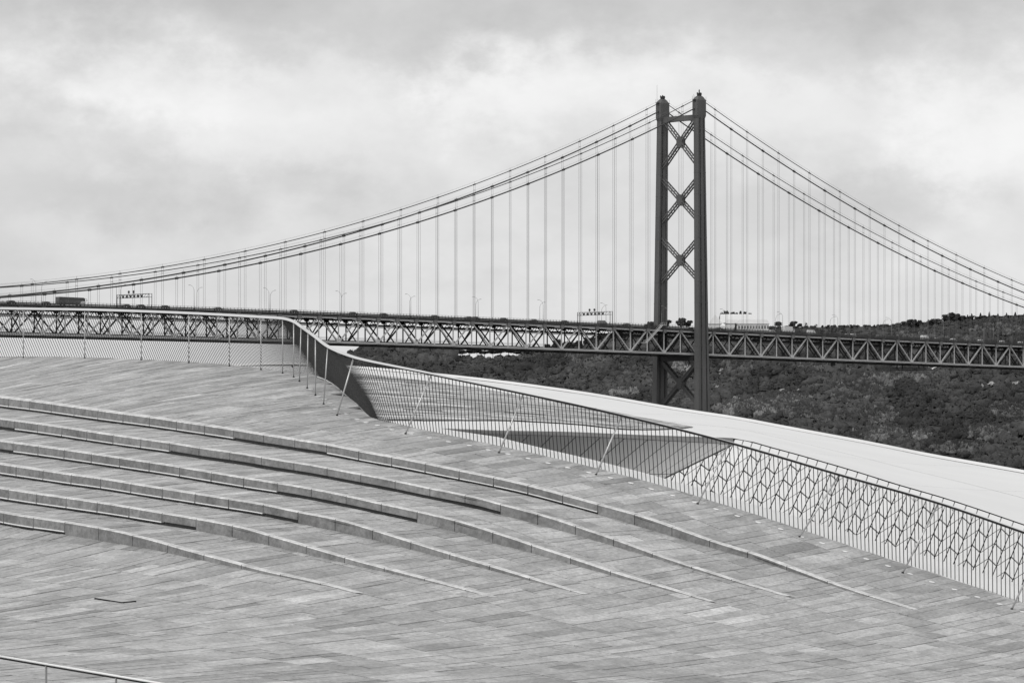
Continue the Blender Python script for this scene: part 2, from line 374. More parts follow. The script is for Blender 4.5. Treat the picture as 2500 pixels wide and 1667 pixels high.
cuts = [(-.0, .46), (.46, 1.0)]
pxb = [450, 1150, 1500, 1850, 2150, 2450, 2750, 3100]
for a, b in zip(pxb[:-1], pxb[1:]):
    for ci, (t0, t1) in enumerate(cuts):
        mb = MB(); n = 6; g = .003; sh = 60 * (ci - 1)
        pass
        sk = lambda q, t: q if q in (450, 3100) else min(3100, q + 520 * (t - .5))
        mb.grid([[roofP(sk(a, tt) + .25 + (sk(b, tt) - sk(a, tt) - .5) * i / n, tt) + Vector((0, 0, .004)) for i in range(n + 1)] for tt in [t0 + g / 2 + (t1 - t0 - g) * j / 4 for j in range(5)]])
        mput(mb, 'roof_panel', m_white, smooth=True)
mb = MB(); mb.grid([[roofP(450 + 2650 * i / 40, j / 4) - Vector((0, 0, .03)) for i in range(41)] for j in range(5)]); mput(mb, 'roof_deck', m_joint)
mb = MB(); fr = []
for i in range(41):
    p = roofP(450 + 2650 * i / 40, 1.0); fr.append([p + Vector((0, -.25, .004)), p + Vector((0, -.2, .08)), p + Vector((0, .05, .08)), p + Vector((0, .1, -.1)), p + Vector((0, .3, -5))])
mb.grid(fr); mput(mb, 'roof_upstand', m_white)
# stone paving inlaid in the far roof
HB = pchip([840, 863, 932, 990, 1030, 1200, 1260, 1453, 1560, 1692], [911, 912.5, 918.5, 924, 930, 954, 966, 998, 1019, 1043])
LB = pchip([840, 1060, 1200, 1379, 1557, 1640, 1692], [1026, 1028, 1028, 1035, 1051, 1049, 1044])
m_slabdark = mat('weathered stone bed', .34, .8, .2, 1.5)
m_streak = mat('far stone paving', .45, .75, .15, 1.2, stretch=(1, 3, 1), tone=True)
mb = MB(); mb2 = MB(); r2 = random.Random(5)
pcols = list(range(840, 1693, 12))
mb.grid([[roofP(px, roof_t(px, LB(px)) * (1 - j / 6) + roof_t(px, HB(px)) * j / 6) + Vector((0, 0, .012)) for px in pcols] for j in range(7)])
mput(mb, 'stone_bed', m_slabdark)
for Yr in np.arange(79.0, 118, .42):
    row_t = min(1.35, max(.45, r2.gauss(.92, .3)))
    pxx = 800 + r2.random() * 90
    while pxx < 1692:
        ln = r2.uniform(30, 130); a, b = pxx + .8, pxx + ln; pxx += ln
        tone = min(1.7, max(.25, row_t * r2.gauss(1.0, .3))); pts = []
        ok = True
        for px, yy in ((a, Yr + .012), ((a + b) / 2, Yr + .012), (b, Yr + .012), (b, Yr + .40), ((a + b) / 2, Yr + .40), (a, Yr + .40)):
            yy = yy - (px - 1200) * .0085     # courses run slightly towards the viewer on the right
            px = min(1690, max(841, px)); d0 = gY(px); d1 = fY(px); t = (yy - d0) / (d1 - d0)
            tl, th = roof_t(px, LB(px)), roof_t(px, HB(px)); t = min(th, max(tl, t)); pts.append(roofP(px, t) + Vector((0, 0, .03)))
        if (pts[0] - pts[5]).length < .06 and (pts[2] - pts[3]).length < .06: continue
        mb2.add(pts, [(0, 1, 4, 5), (1, 2, 3, 4)], tone)
tag(mput(mb2, 'stone_paving', m_streak, tone=True), kind='stuff')
# coping pieces along the near roof edge, on a dark bed
mb = MB(); mb.grid([[W3(px, gy(px) + 1, gY(px) - .05) - Vector((0, 0, .05)) for px in range(1792, 3060, 20)], [W3(px, gy(px) + 16, gY(px) - .58) - Vector((0, 0, .05)) for px in range(1792, 3060, 20)]]); mput(mb, 'coping_bed', m_joint)
def gcop(px): return W3(px, gy(px) + 17, gY(px) - .62)
cop_px = [1790]
while cop_px[-1] < 3000: cop_px.append(cop_px[-1] + 21.5 + (cop_px[-1] - 1790) * .012)
for a, b in zip(cop_px[:-1], cop_px[1:]):
    mb = MB(); g = 2.4; ra = W3(a + g + 2, gy(a + g + 2) + 2.2, gY(a) - .1); rb = W3(b + 2, gy(b + 2) + 2.2, gY(b) - .1); fa = gcop(a + g - 3); fb = gcop(b - 3); d = Vector((0, 0, .10))
    mb.add([ra, rb, fb, fa, ra - d, rb - d, fb - d, fa - d], [(0, 1, 2, 3), (3, 2, 6, 7), (0, 3, 7, 4), (1, 5, 6, 2), (4, 7, 6, 5)])
    mput(mb, 'coping_tile', m_white)
# facade: sheared hexagonal-looking tile columns under the coping
NS = 360; gp = [gcop(1300 + i * (3060 - 1300) / NS) for i in range(NS + 1)]
for i, px in enumerate([1300 + i * (3060 - 1300) / NS for i in range(NS + 1)]):
    if px < 1790:       # straight continuation of the coping line to the left of the prow
        t0 = gcop(1790); t1 = gcop(1840); gp[i] = t0 + (t1 - t0) * ((px - 1790) / 50)
arc = [0.0]
for a, b in zip(gp[:-1], gp[1:]): arc.append(arc[-1] + (b - a).length)
i0 = min(range(NS + 1), key=lambda i: abs(gp[i].x - gcop(1790).x)); S0 = arc[i0]
def gca(s):
    i = min(NS - 1, max(0, int(np.searchsorted(arc, s)) - 1)); return gp[i].lerp(gp[i + 1], (s - arc[i]) / (arc[i + 1] - arc[i]))
def fac(sg, v): return gca(sg) + Vector((0, -.36 * v, -v))
CREASE, hi_k = .4, 4.0
for _ in range(30):        # the prow line runs down to the left as seen in the photograph
    k_ = (CREASE + hi_k) / 2; ps = [fac(S0 - k_ * v, v) for v in np.linspace(0, 3, 200)]
    j_ = min(range(200), key=lambda i: abs(YH - F * ps[i].z / ps[i].y - 1177))
    if 1250 + F * ps[j_].x / ps[j_].y > 1604: CREASE = k_
    else: hi_k = k_
mb = MB(); mb.grid([[fac(S0 - CREASE * v + (arc[-1] - S0 + CREASE * v) * i / 40, v) + Vector((0, .07, -.02)) for i in range(41)] for v in np.linspace(0.0, 4.4, 12)])
mput(mb, 'facade_backing', m_joint)
TW, TH, SK = .235, .345, .50
def joff(i): return (-.55 * (i // 2) + (.25 if i % 2 else 0)) % 1.0 * TH
r3 = random.Random(3)
ncol = int((arc[-1] - S0) / TW) + 26
tiles = []
for c in range(-30, ncol):
    sa, sb = S0 + c * TW, S0 + (c + 1) * TW
    oa, obb = joff(c), joff(c) + (.25 if c % 2 == 0 else -.80) * TH
    gj = .029 if c % 2 == 0 else .024
    for j in range(-2, 13):
        g = .023
        q = [Vector((sa + g / 2, j * TH + oa + gj / 2)), Vector((sb - g / 2, j * TH + obb + gj / 2)), Vector((sb - g / 2, (j + 1) * TH + obb - gj / 2)), Vector((sa + g / 2, (j + 1) * TH + oa - gj / 2))]
        q = clip(q, lambda p: p.y - .012, 1)
        if len(q) < 3: continue
        # shear into (sigma, v) and trim at the prow crease
        q = [Vector((p.x - SK * p.y, p.y)) for p in q]
        q = clip(q, lambda p: p.x - (S0 - CREASE * p.y) - .01, 1)
        if len(q) < 3: continue
        if max(p.x for p in q) > arc[-1] - .1: continue
        n = len(q); lift = [r3.choice([.0, .012, .024]) for _ in range(2)]
        top = [fac(p.x, p.y) + Vector((0, -.012 - lift[0] * (p.x > q[0].x), .004)) for p in q]; low = [fac(p.x, p.y) + Vector((0, .07, -.02)) for p in q]
        cen = sum(top, Vector()) / n; tiles.append(((1250 + F * cen.x / cen.y), top, low, n))
cnt = 0; rest = MB()
for (px, top, low, n) in sorted(tiles, key=lambda t: -t[1][0].z if t[0] < 2560 else 999):
    geo = (top + low, [tuple(range(n))[::-1]] + [(i, (i + 1) % n, n + (i + 1) % n, n + i) for i in range(n)])
    if cnt < 300 and px < 2560 and top[0].z > -4.2: mb = MB(); mb.add(*geo); mput(mb, 'facade_tile', m_tile); cnt += 1
    else: rest.add(*geo)
tag(mput(rest, 'lower_tiles', m_tile), kind='stuff')
# soffit prow: overhanging panels between the eave and the crease
def soff(u, v):       # u 0..1 along the eave, v metres down
    px = 985 + (1790 - 985) * u
    t = W3(px, gy(px) + 8, gY(px) - .05 - .57 * u**8); k = u
    over = 2.4 * (1 - u)**.8 + .02
    crease = fac(S0 - CREASE * v, v); base = t + Vector((-.95 * v, over * v, -v))
    return base.lerp(crease, u**3)
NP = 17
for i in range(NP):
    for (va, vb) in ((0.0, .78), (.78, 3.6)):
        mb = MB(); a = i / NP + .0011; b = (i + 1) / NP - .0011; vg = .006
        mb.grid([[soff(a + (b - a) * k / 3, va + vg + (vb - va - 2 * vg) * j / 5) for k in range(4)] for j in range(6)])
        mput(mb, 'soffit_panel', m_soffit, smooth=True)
mb = MB(); mb.grid([[soff(k / 30, 3.6 * j / 8) + Vector((0, .05, 0)) for k in range(31)] for j in range(9)]); mput(mb, 'soffit_backing', m_joint)
mb = MB(); rows = []
for i in range(41):
    u = i / 40; px = 985 + (1790 - 985) * u; p = W3(px, gy(px), gY(px) - .03); rows.append([p + Vector((0, 0, .01)), p + Vector((0, -.02, -.02)), soff(u, 0) + Vector((0, -.01, .0))])
mb.grid(rows); mput(mb, 'eave_fascia', mat('eave shadow colour', .16, .6, .1, 2))  # dark colour stands for the shadow gap under the roof edge
mb = MB(); mb.tube([fac(S0 - CREASE * v, v) + Vector((0, -.01, .01)) for v in np.linspace(0.02, 4.2, 14)], .016, 6); mput(mb, 'prow_edge', m_dark)
# ================================================================ curved steps
STEPN = ['lowest', 'second', 'third', 'fourth', 'fifth', 'topmost']
r4 = random.Random(21)
for k in range(6):
    X0, X1 = curve_x[k] + .3, curve_end[k]
    p0 = Vector((X0, cY(k, X0), Zm(X0, cY(k, X0))))
    lab = {0: 'lowest and shortest of the six curved stone steps, at bottom left', 5: 'topmost and longest of the six curved stone steps, nearest the railing'}.get(k, '%s curved stone step counting up from the lowest of six' % STEPN[k])
    root = empty('curved_step', p0, label=lab, cat='step', group='curved stone steps on the terrace')
    def put(mb, name, m, **kw):
        mb.v = [tuple(Vector(v) - p0) for v in mb.v]; return mb.build(name, m, root, **kw)
    def fr(X):
        Y = cY(k, X); t = Vector((.02, cY(k, X + .01) - cY(k, X - .01), 0)).normalized(); return Vector((X, Y, 0)), Vector((-t.y, t.x, 0))
    pxof = lambda X: 1250 + F * X / cY(k, X)
    # joints: full-height change column is a joint
    Xf = min(np.linspace(X0, X1, 800), key=lambda X: abs(pxof(X) - FULL[k]))
    ds = [Xf]; L0 = .60
    X = Xf
    while X > X0: X -= L0 * .99; ds.insert(0, X)
    X = Xf
    while X < X1:
        X += L0 * 1.03; ds.append(min(X, X1))
    for a, b in zip(ds[:-1], ds[1:]):
        if b - a < .05: continue
        full = (a + b) / 2 > Xf; n = 4; rings = []; g = .005
        for i in range(n + 1):
            X = a + g + (b - a - 2 * g) * i / n; p, nv = fr(X); h = max(cH(k, X), .004)
            zt = Zm(X, p.y) + h / 2 + .004; zb = Zm(X, p.y) - h / 2 + (0 if full else .31 * h) - (.02 if full else 0)
            q = p + nv * .165; zq = tread_z(q.x, q.y, k + 1) + .004; ch = min(.012, h * .3)
            rings.append([Vector((p.x, p.y, zb)), Vector((p.x, p.y, zt - ch)), Vector((p.x + nv.x * ch, p.y + nv.y * ch, zt)), Vector((q.x, q.y, zq)), Vector((q.x, q.y, min(zb, zq - .04)))])
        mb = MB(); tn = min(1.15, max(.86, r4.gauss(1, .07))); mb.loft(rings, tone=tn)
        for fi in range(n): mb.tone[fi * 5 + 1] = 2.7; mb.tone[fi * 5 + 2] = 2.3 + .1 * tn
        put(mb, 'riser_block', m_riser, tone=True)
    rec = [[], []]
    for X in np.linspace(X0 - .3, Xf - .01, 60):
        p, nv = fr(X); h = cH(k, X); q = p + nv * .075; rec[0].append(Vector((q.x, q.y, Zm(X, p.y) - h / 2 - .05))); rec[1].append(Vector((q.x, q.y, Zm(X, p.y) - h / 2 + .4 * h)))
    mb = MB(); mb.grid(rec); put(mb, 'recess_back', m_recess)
    for a, b in zip(ds[:-1], ds[1:]):
        pm = pxof((a + b) / 2)
        if (a + b) / 2 > Xf or not any(u0 - 20 <= pm <= u1 + 20 for u0, u1 in SWAP[k]): continue
        rings = []
        for i in range(4):
            X = a + .012 + (b - a - .024) * i / 3; p, nv = fr(X); h = cH(k, X); zf = Zm(X, p.y) - h / 2
            o1, o2 = p - nv * .004, p + nv * .05
            rings.append([Vector((o1.x, o1.y, zf + .20 * h)), Vector((o1.x, o1.y, zf + .295 * h)), Vector((o2.x, o2.y, zf + .302 * h)), Vector((o2.x, o2.y, zf + .20 * h))])
        mb = MB(); mb.loft(rings); put(mb, 'light_strip', m_strip)
# ================================================================ railing
RN = len(E_T)
PB = [PM(*p) for p in POSTP]
TT = []
for i in range(RN):
    Y = PB[i].y + (.0 if i <= 11 else min(.35, .12 * (i - 11)))
    TT.append(W3(E_T[i][0], E_T[i][1], Y))
EB = []
for i in range(RN):
    p = PM(*BARB[i]); EB.append(p)
idx = list(range(RN))
tx, ty, tz = [pchip(idx, [p[c] for p in TT]) for c in range(3)]
bx, by_ = [pchip(idx, [p[c] for p in EB]) for c in range(2)]
def T3(u): return Vector((tx(u), ty(u), tz(u)))
def B3(u):
    X = bx(u); Y = min(by_(u), eY(X) - .02); return Vector((X, Y, Zm(X, Y) + .0))
rail = empty('guard_railing', PB[10], label='long dark bar railing twisting along the terrace edge under a pale handrail', cat='railing')
RO = PB[10]
def rput(mb, name, m, parent=None, **k):
    mb.v = [tuple(Vector(v) - RO) for v in mb.v]; return mb.build(name, m, parent or rail, **k)
us = list(np.linspace(-1.3, RN - 1.0, 320)); rings = []; plate = []
for u in us:
    p = T3(u); t = (T3(u + .01) - T3(u - .01)).normalized(); side = t.cross(Vector((0, 0, 1))).normalized()  # points to the viewer's side
    tw = R(62 - 59 * min(1, max(0, (u - 10.5) / 4.0)))     # the flat top rail leans to the viewer on the left and lies flat on the right
    up = Vector((0, 0, 1)); dn = side * math.cos(tw) - up * math.sin(tw); nn = side * math.sin(tw) + up * math.cos(tw)
    k = min(1, max(0, (u - 11.5) / 3.0)); hw, ht = .029, .009 + .010 * k
    rings.append([p + dn * hw + nn * ht, p - dn * hw + nn * ht, p - dn * hw - nn * ht, p + dn * hw - nn * ht])
    plate.append([p + dn * hw * 1.02 + nn * (ht + .002), p - dn * hw + nn * (ht + .002)])
mb = MB(); mb.grid(plate); rput(mb, 'top_plate', m_railtop)
mb = MB(); mb.loft(rings); rput(mb, 'rail_body', m_bars)
for i in range(RN):
    for_top = T3(i) - Vector((0, 0, .02)); p = PB[i].copy()
    p.z = tread_z(p.x, p.y, 6)
    mb = MB(); mb.tube([p, for_top], .012 if i < 12 else .016, 8); post = rput(mb, 'post', m_steel, smooth=True)
    mb = MB(); mb.tube([p - Vector((0, 0, .01)), p + Vector((0, 0, .022))], .021, 10); mb.v = [tuple(Vector(v) - RO) for v in mb.v]; mb.build('foot', m_bars, post)
ul, lens = [-1.2], 0; SP = .071
u = -1.2; barus = list(np.arange(-1.2, RN - 1.02, 1 / 25.0))      # twenty-five bars between neighbouring posts
ub = unit_bar(m_bars)
mb = MB(); n_obj = 0; over = max(0, len(barus) - 300)
for i, u in enumerate(barus):
    a, b = T3(u) - Vector((0, 0, .02)), B3(u); t = (T3(u + .05) - T3(u - .05)).normalized()
    if i < over: mb.bar(b, a, .0082, .012, t)
    else: ob('baluster', ub, rail, Matrix.Translation(-RO) @ bar_matrix(b, a, .0082, .012, t))
if over: tag(rput(mb, 'far_balusters', m_bars), kind='stuff')
# recessed floor lights along the railing foot
fl = [(p[0], p[1]) for p in [(758, 951), (778, 968), (792, 976), (806, 985), (818, 1000), (846, 1013), (872, 1027), (894, 1036), (921, 1043), (957, 1055), (1003, 1065), (1048, 1075), (1095, 1085), (1146, 1094), (1192, 1105), (1240, 1115), (1290, 1126), (1338, 1137), (1386, 1148), (1438, 1160), (1490, 1173), (1540, 1186), (1590, 1200), (1642, 1215), (1696, 1231), (1748, 1247), (1800, 1263), (1851, 1278), (1906, 1293.5), (1956, 1312), (2007, 1327), (2063, 1347), (2115, 1365), (2168, 1382), (2222, 1401), (2275, 1421), (2330, 1439), (2386, 1457.5), (2440, 1475), (2497, 1494)]]
disc = MB(); disc.tube([(0, 0, -.02), (0, 0, .006)], .050, 16); dm = disc.mesh('lens', m_strip)
rg = MB(); rg.tube([(0, 0, -.02), (0, 0, .004)], .055, 16); rm = rg.mesh('bezel', m_steel)
for i, (px, py) in enumerate(reversed(fl)):
    p = PM(px, py); p.z = tread_z(p.x, p.y, 6) + .005
    o = empty('floor_light', p, label='%s round white floor light along the railing foot, counted from the right' % ordw(i), cat='floor light', group='recessed floor lights along the railing')
    nz_ = Vector((-(Zm(p.x + .1, p.y) - Zm(p.x - .1, p.y)) / .2, -(Zm(p.x, p.y + .1) - Zm(p.x, p.y - .1)) / .2, 1)).normalized(); o.rotation_euler = nz_.to_track_quat('Z', 'Y').to_euler()
    ob('lens', dm, o); ob('bezel', rm, o)
# hatch in the paving
p = PM(283, 1464); k = tread_of(p.x, p.y); p.z = tread_z(p.x, p.y, k)
hatch = empty('floor_hatch', p, label='small dark-edged drain cover set in the paving at bottom left', cat='drain cover')
ex = Vector((B_D.x, B_D.y, 0)); ey = Vector((A_D.x, A_D.y, 0))
ex.z = (Zm(p.x + B_D.x * .2, p.y + B_D.y * .2) - Zm(p.x - B_D.x * .2, p.y - B_D.y * .2)) / .4; ey.z = (Zm(p.x + A_D.x * .2, p.y + A_D.y * .2) - Zm(p.x - A_D.x * .2, p.y - A_D.y * .2)) / .4
ex.normalize(); ez = ex.cross(ey).normalized(); ey = ez.cross(ex); hrot = Matrix((ex, ey, ez)).transposed()
mb = MB(); mb.box(hrot @ Vector((0, 0, .003)), (.50, .20, .02), hrot); mb.build('cover', mat('hatch stone', .42, .8, .1, 4), hatch)
for c, sz in (((-.0, -.12, .005), (.62, .018, .02)), ((.27, 0, .006), (.025, .26, .02))): mb = MB(); mb.box(hrot @ Vector(c), sz, hrot); mb.build('slot', m_joint, hatch)
# near handrail, bottom left
ha = W3(-120, 1581, 34.4); hb = W3(395, 1668, 33.0); hc = W3(700, 1722, 32.2)
hr = empty('handrail', Vector((ha.x, ha.y, Zm(ha.x, ha.y))), label='thin pale tube handrail on slim posts at the bottom left corner', cat='handrail'); HO = hr.location.copy()
mb = MB(); mb.tube([ha - HO, hb - HO, hc - HO], .0105, 10); mb.build('tube_rail', m_strip, hr, smooth=True)  # white colour stands in for the bright top of polished tube
dz_ = Vector((0, 0, -.016)); mb = MB(); mb.bar(ha - HO + dz_, hb - HO + dz_, .012, .016); mb.bar(hb - HO + dz_, hc - HO + dz_, .012, .016); mb.build('underside_shade', m_bars, hr)  # added dark bar paints the shaded underside of the tube
for px in (-60, 118, 287, 455):
    t = (px + 120) / (395 + 120); p = ha.lerp(hb, t) if t <= 1 else hb.lerp(hc, (px - 395) / 305.); q = Vector((p.x, p.y, Zm(p.x, p.y) - .02))
    mb = MB(); mb.tube([q - HO, p - HO + dz_], .010, 8); mb.build('post', m_lamp, hr, smooth=True)
    mb = MB(); mb.tube([q - HO + Vector((0, 0, .01)), q - HO + Vector((0, 0, .035))], .04, 10); mb.build('base_plate', m_steel, hr)
# ================================================================ river, bank, hills
mb = MB(); mb.add([(-6000, 150, -28), (6000, 150, -28), (6000, 9000, -28), (-6000, 9000, -28)], [(0, 1, 2, 3)]); tag(mb.build('river', m_water), kind='structure')
mb = MB(); mb.add([(-900, -400, -12), (900, -400, -12), (900, 150.01, -12), (-900, 150.01, -12), (-900, 150.01, -29), (900, 150.01, -29)], [(0, 1, 2, 3), (3, 2, 5, 4)]); tag(mb.build('ground', m_ground), kind='structure')
RIDGE = [(-200, 1150), (300, 1120), (560, 1010), (700, 930), (780, 905), (835, 879), (870, 868), (920, 863), (1000, 862), (1080, 864), (1108, 874), (1265, 874), (1330, 862), (1440, 838), (1530, 817), (1600, 809), (1700, 804), (1800, 801), (1900, 800), (2050, 798), (2200, 794), (2300, 785), (2400, 779), (2500, 776), (2900, 770), (4200, 760)]
YS, YR = 2035.0, 2290.0
rz_ = pchip([(r[0] - 1250) / F * YR for r in RIDGE], [(YH - r[1]) / F * YR for r in RIDGE])
def hillZ(X, Y):
    top = rz_(X)
    t = min(1, max(0, (Y - YS) / (YR - YS)))
    prof = t**.85
    z = -28 + (top + 28) * prof
    amp = 3.2 * min(1, t * 4) * min(1, max(.0, (1.02 - t) * 6))
    z += amp * (noise.noise((X / 45, Y / 45, 3)) + .6 * noise.noise((X / 18, Y / 22, 9)))
    if Y < YS: z = -28 - (YS - Y) * .2
    return z
HX = np.linspace(-320, 820, 230); HY = np.concatenate([np.linspace(2005, 2300, 74), np.linspace(2310, 3400, 18)])
mb = MB(); mb.grid([[(float(x), float(y), hillZ(float(x), float(y))) for x in HX] for y in HY])
hill = tag(mb.build('hillside', m_earth, smooth=True), kind='structure')
def hill_at(px, py):
    for Y in np.arange(YS, YR + 8, 1.5):
        X = (px - 1250) / F * Y; z = hillZ(X, Y)
        if YH - F * z / Y <= py: return Vector((X, Y, z))
    X = (px - 1250) / F * YR; return Vector((X, YR, hillZ(X, YR)))
rng = np.random.default_rng(4)
def quads_mesh(name, cen, size, tone, m, out=None, jit=.28):
    n = len(cen); a = rng.normal(size=(n, 3)); b = rng.normal(size=(n, 3))
    if out is not None:        # leaf faces lie roughly on the surface of their clump
        k = out + rng.normal(size=(n, 3)) * jit; k /= np.linalg.norm(k, axis=1)[:, None]
        a -= k * (a * k).sum(1)[:, None]; b = np.cross(k, a)
    a /= np.linalg.norm(a, axis=1)[:, None]
    b -= a * (a * b).sum(1)[:, None]; b /= np.linalg.norm(b, axis=1)[:, None]
    a = a * size[:, None]; b = b * size[:, None] * .75
    v = np.stack([cen - a - b, cen + a - b * .6, cen + a * .8 + b, cen - a * .7 + b], 1).reshape(-1, 3)
    me = bpy.data.meshes.new(name); me.vertices.add(4 * n); me.vertices.foreach_set('co', v.ravel().astype(np.float32))
    me.loops.add(4 * n); me.loops.foreach_set('vertex_index', np.arange(4 * n, dtype=np.int32))
    me.polygons.add(n); me.polygons.foreach_set('loop_start', np.arange(0, 4 * n, 4, dtype=np.int32)); me.polygons.foreach_set('loop_total', np.full(n, 4, dtype=np.int32))
    me.update(calc_edges=True); at = me.attributes.new('tone', 'FLOAT', 'FACE'); at.data.foreach_set('value', tone.astype(np.float32)); me.materials.append(m); return me
# scrub: bushes as clusters of small leaf faces; pale dry shrubs gather in drifts
GP = [(1830, 1003, 85, 16, 1), (1915, 987, 60, 12, 1), (2050, 908, 95, 12, .55), (2095, 955, 60, 22, .5), (2190, 928, 80, 9, .8), (2060, 992, 45, 20, .55), (2005, 1028, 60, 14, .55), (2160, 1067, 50, 12, .95), (2245, 1073, 22, 10, 1), (2415, 1065, 50, 18, .7), (2140, 1022, 50, 20, .5), (1660, 905, 15, 13, 1.3), (1530, 965, 36, 8, 1), (1960, 1012, 60, 20, .45), (1440, 890, 45, 9, .45), (2340, 1102, 70, 10, .4), (2330, 850, 60, 14, .45), (2430, 815, 60, 12, .45), (2240, 830, 50, 10, .35), (1800, 900, 40, 14, .3), (1390, 870, 50, 10, .3), (2080, 1085, 60, 8, .4), (2480, 1010, 60, 20, .35)]
cens, sizes, tones, outs = [], [], [], []
rb = random.Random(8)
cv, cf, ct = [], [], []
DN, DM = 9, 4
dome = np.array([[math.cos(2 * math.pi * k / DN) * math.cos(e), math.sin(2 * math.pi * k / DN) * math.cos(e), math.sin(e)] for e in (-.15, .35, .8, 1.25) for k in range(DN)])
domef = np.array([[i * DN + k, i * DN + (k + 1) % DN, (i + 1) * DN + (k + 1) % DN, (i + 1) * DN + k] for i in range(DM - 1) for k in range(DN)])
def bush(X, Y, r, tn, nq, leaf, squash=.85, lift=0.0):
    wb = (1 + .22 * np.clip(rng.normal(size=len(dome)), -2, 1.6))[:, None]
    cf.append(domef + DN * DM * len(cv)); cv.append(np.array([X, Y, hillZ(X, Y) + lift]) + dome * wb * np.array([r, r, r * squash]) * .9); ct.append(tn * rng.uniform(.82, 1.15, len(domef)))
    th = rng.normal(size=(nq, 3)); th /= np.linalg.norm(th, axis=1)[:, None]; th[:, 2] = np.abs(th[:, 2])
    wob = 1 + .22 * np.sin(th[:, 0] * 7 + X) * np.cos(th[:, 1] * 6 + Y)
    rad = (rng.uniform(.78, 1.04, nq) * wob)[:, None]
    cens.append(np.array([X, Y, hillZ(X, Y) + lift]) + th * rad * np.array([r, r, r * squash])); outs.append(th)
    sizes.append(np.full(nq, leaf) * rng.uniform(.6, 1.3, nq)); tones.append(tn * rng.uniform(.85, 1.25, nq))
made = 0
while made < 14500:
    Y = YS + 2 + (YR - YS + 2) * rb.random(); X = (rb.uniform(430, 2800) - 1250) / F * Y
    d = noise.noise((X / 30, Y / 40, 0)); big = noise.noise((X / 70, Y / 60, 5))
    if d < -.5 and rb.random() < .6: continue
    r = max(1.2, rb.gauss(3.0, 1.3)) * (1.25 if big > .15 else .9)
    if X < 15 and rb.random() < .5: r *= 1.35
    pxs = 1250 + F * X / Y
    if pxs > 1560:           # the crest itself is bare apart from its trees
        if Y > YR - 30: r = min(r, 1.3 if pxs < 2190 else 2.2)
    if 1098 < pxs < 1275 and Y > YR - 26:
        if rb.random() < .55: continue
        r = min(r, 2.4)
    bush(X, Y, r, max(.5, 1 + .75 * d + .6 * big + rb.gauss(0, .16)), 36, .34 * (r / 2.3)**.5); made += 1
mb = MB(); r5 = random.Random(2)
for (px, py, rx, ry, br) in GP:
    for _ in range(int(rx * ry * .10) + 6):
        p = hill_at(px + r5.gauss(0, rx * .45), py + r5.gauss(0, ry * .45)); tn = (1.4 + 2.0 * br) * r5.uniform(.85, 1.15)
        bush(p.x, p.y - .5, r5.uniform(1.5, 3.4), tn, 34, .32, 1.15, .8)
    for _ in range(int(rx * ry * .5)):
        p = hill_at(px + r5.gauss(0, rx * .45), py + r5.gauss(0, ry * .40)); h = r5.uniform(1.4, 3.4); tone = (.22 + .42 * br) * r5.uniform(.6, 1.25)
        for q in range(3):
            o = Vector((r5.gauss(0, 1.1), r5.gauss(0, .9), 2.3)); ln = Vector((r5.gauss(0, .8), r5.gauss(0, .3), h)); wv = Vector((.13, .05, 0))
            mb.add([p + o - wv, p + o + wv, p + o + ln + wv * .3, p + o + ln - wv * .3], [(0, 1, 2, 3)], tone)
cvn = np.concatenate(cv); cfn = np.concatenate(cf); me = bpy.data.meshes.new('scrub_mass'); nf = len(cfn)
me.vertices.add(len(cvn)); me.vertices.foreach_set('co', cvn.ravel().astype(np.float32)); me.loops.add(4 * nf); me.loops.foreach_set('vertex_index', cfn.ravel().astype(np.int32))
me.polygons.add(nf); me.polygons.foreach_set('loop_start', np.arange(0, 4 * nf, 4, dtype=np.int32)); me.polygons.foreach_set('loop_total', np.full(nf, 4, dtype=np.int32)); me.polygons.foreach_set('use_smooth', np.ones(nf, dtype=bool))
me.update(calc_edges=True); at = me.attributes.new('tone', 'FLOAT', 'FACE'); at.data.foreach_set('value', np.concatenate(ct).astype(np.float32)); me.materials.append(m_leaf)
tag(ob('scrub_mass', me), label='rounded dark bushes massed over the far hillside', cat='scrub', kind='stuff')
tag(ob('scrub', quads_mesh('scrub', np.concatenate(cens), np.concatenate(sizes), np.concatenate(tones), m_leaf, np.concatenate(outs))), label='loose leaves and twigs fringing the hillside bushes', cat='scrub', kind='stuff')
tag(mb.build('tall_grass', m_reed, tone=True), label='pale tall grass in drifts between the dark hillside scrub', cat='grass', kind='stuff')
# rock outcrops
RK = [(1836, 951, 14, 4), (1915, 957, 22, 2.5), (1948, 957, 8, 3), (1762, 908, 10, 4), (1752, 950, 14, 3), (2370, 940, 9, 5), (2397, 948, 5, 6), (2420, 944, 13, 6), (2482, 942, 26, 5), (2455, 938, 10, 4), (1520, 950, 9, 3)]
for i, (px, py, rx, ry) in enumerate(RK):
    c = hill_at(px, py); sc = c.y / F; mb = MB(); rr = random.Random(50 + i); n = 13
    rings = []
    for j in range(6):        # a stack of broken ledges, wide and low
        a = j / 5; rad = (1.0, 1.05, .8, .86, .55, .3)[j]
        rings.append([Vector((math.cos(2 * math.pi * k / n) * rx * sc * rad * rr.uniform(.6, 1.25), math.sin(2 * math.pi * k / n) * 4.5 * rad * rr.uniform(.6, 1.2) - 1.5, -1.6 + a * (ry * sc * 1.1 + 2.6) + rr.uniform(-.25, .25))) for k in range(n)])
    mb.loft(rings); o = mb.build('rock_outcrop', m_rock); o.location = c
    tag(o, 'pale rock outcrop in the hillside scrub, %s of eleven counting from the left' % ordw(sorted(range(len(RK)), key=lambda q: RK[q][0]).index(i)), 'rock', 'rock outcrops on the hillside')
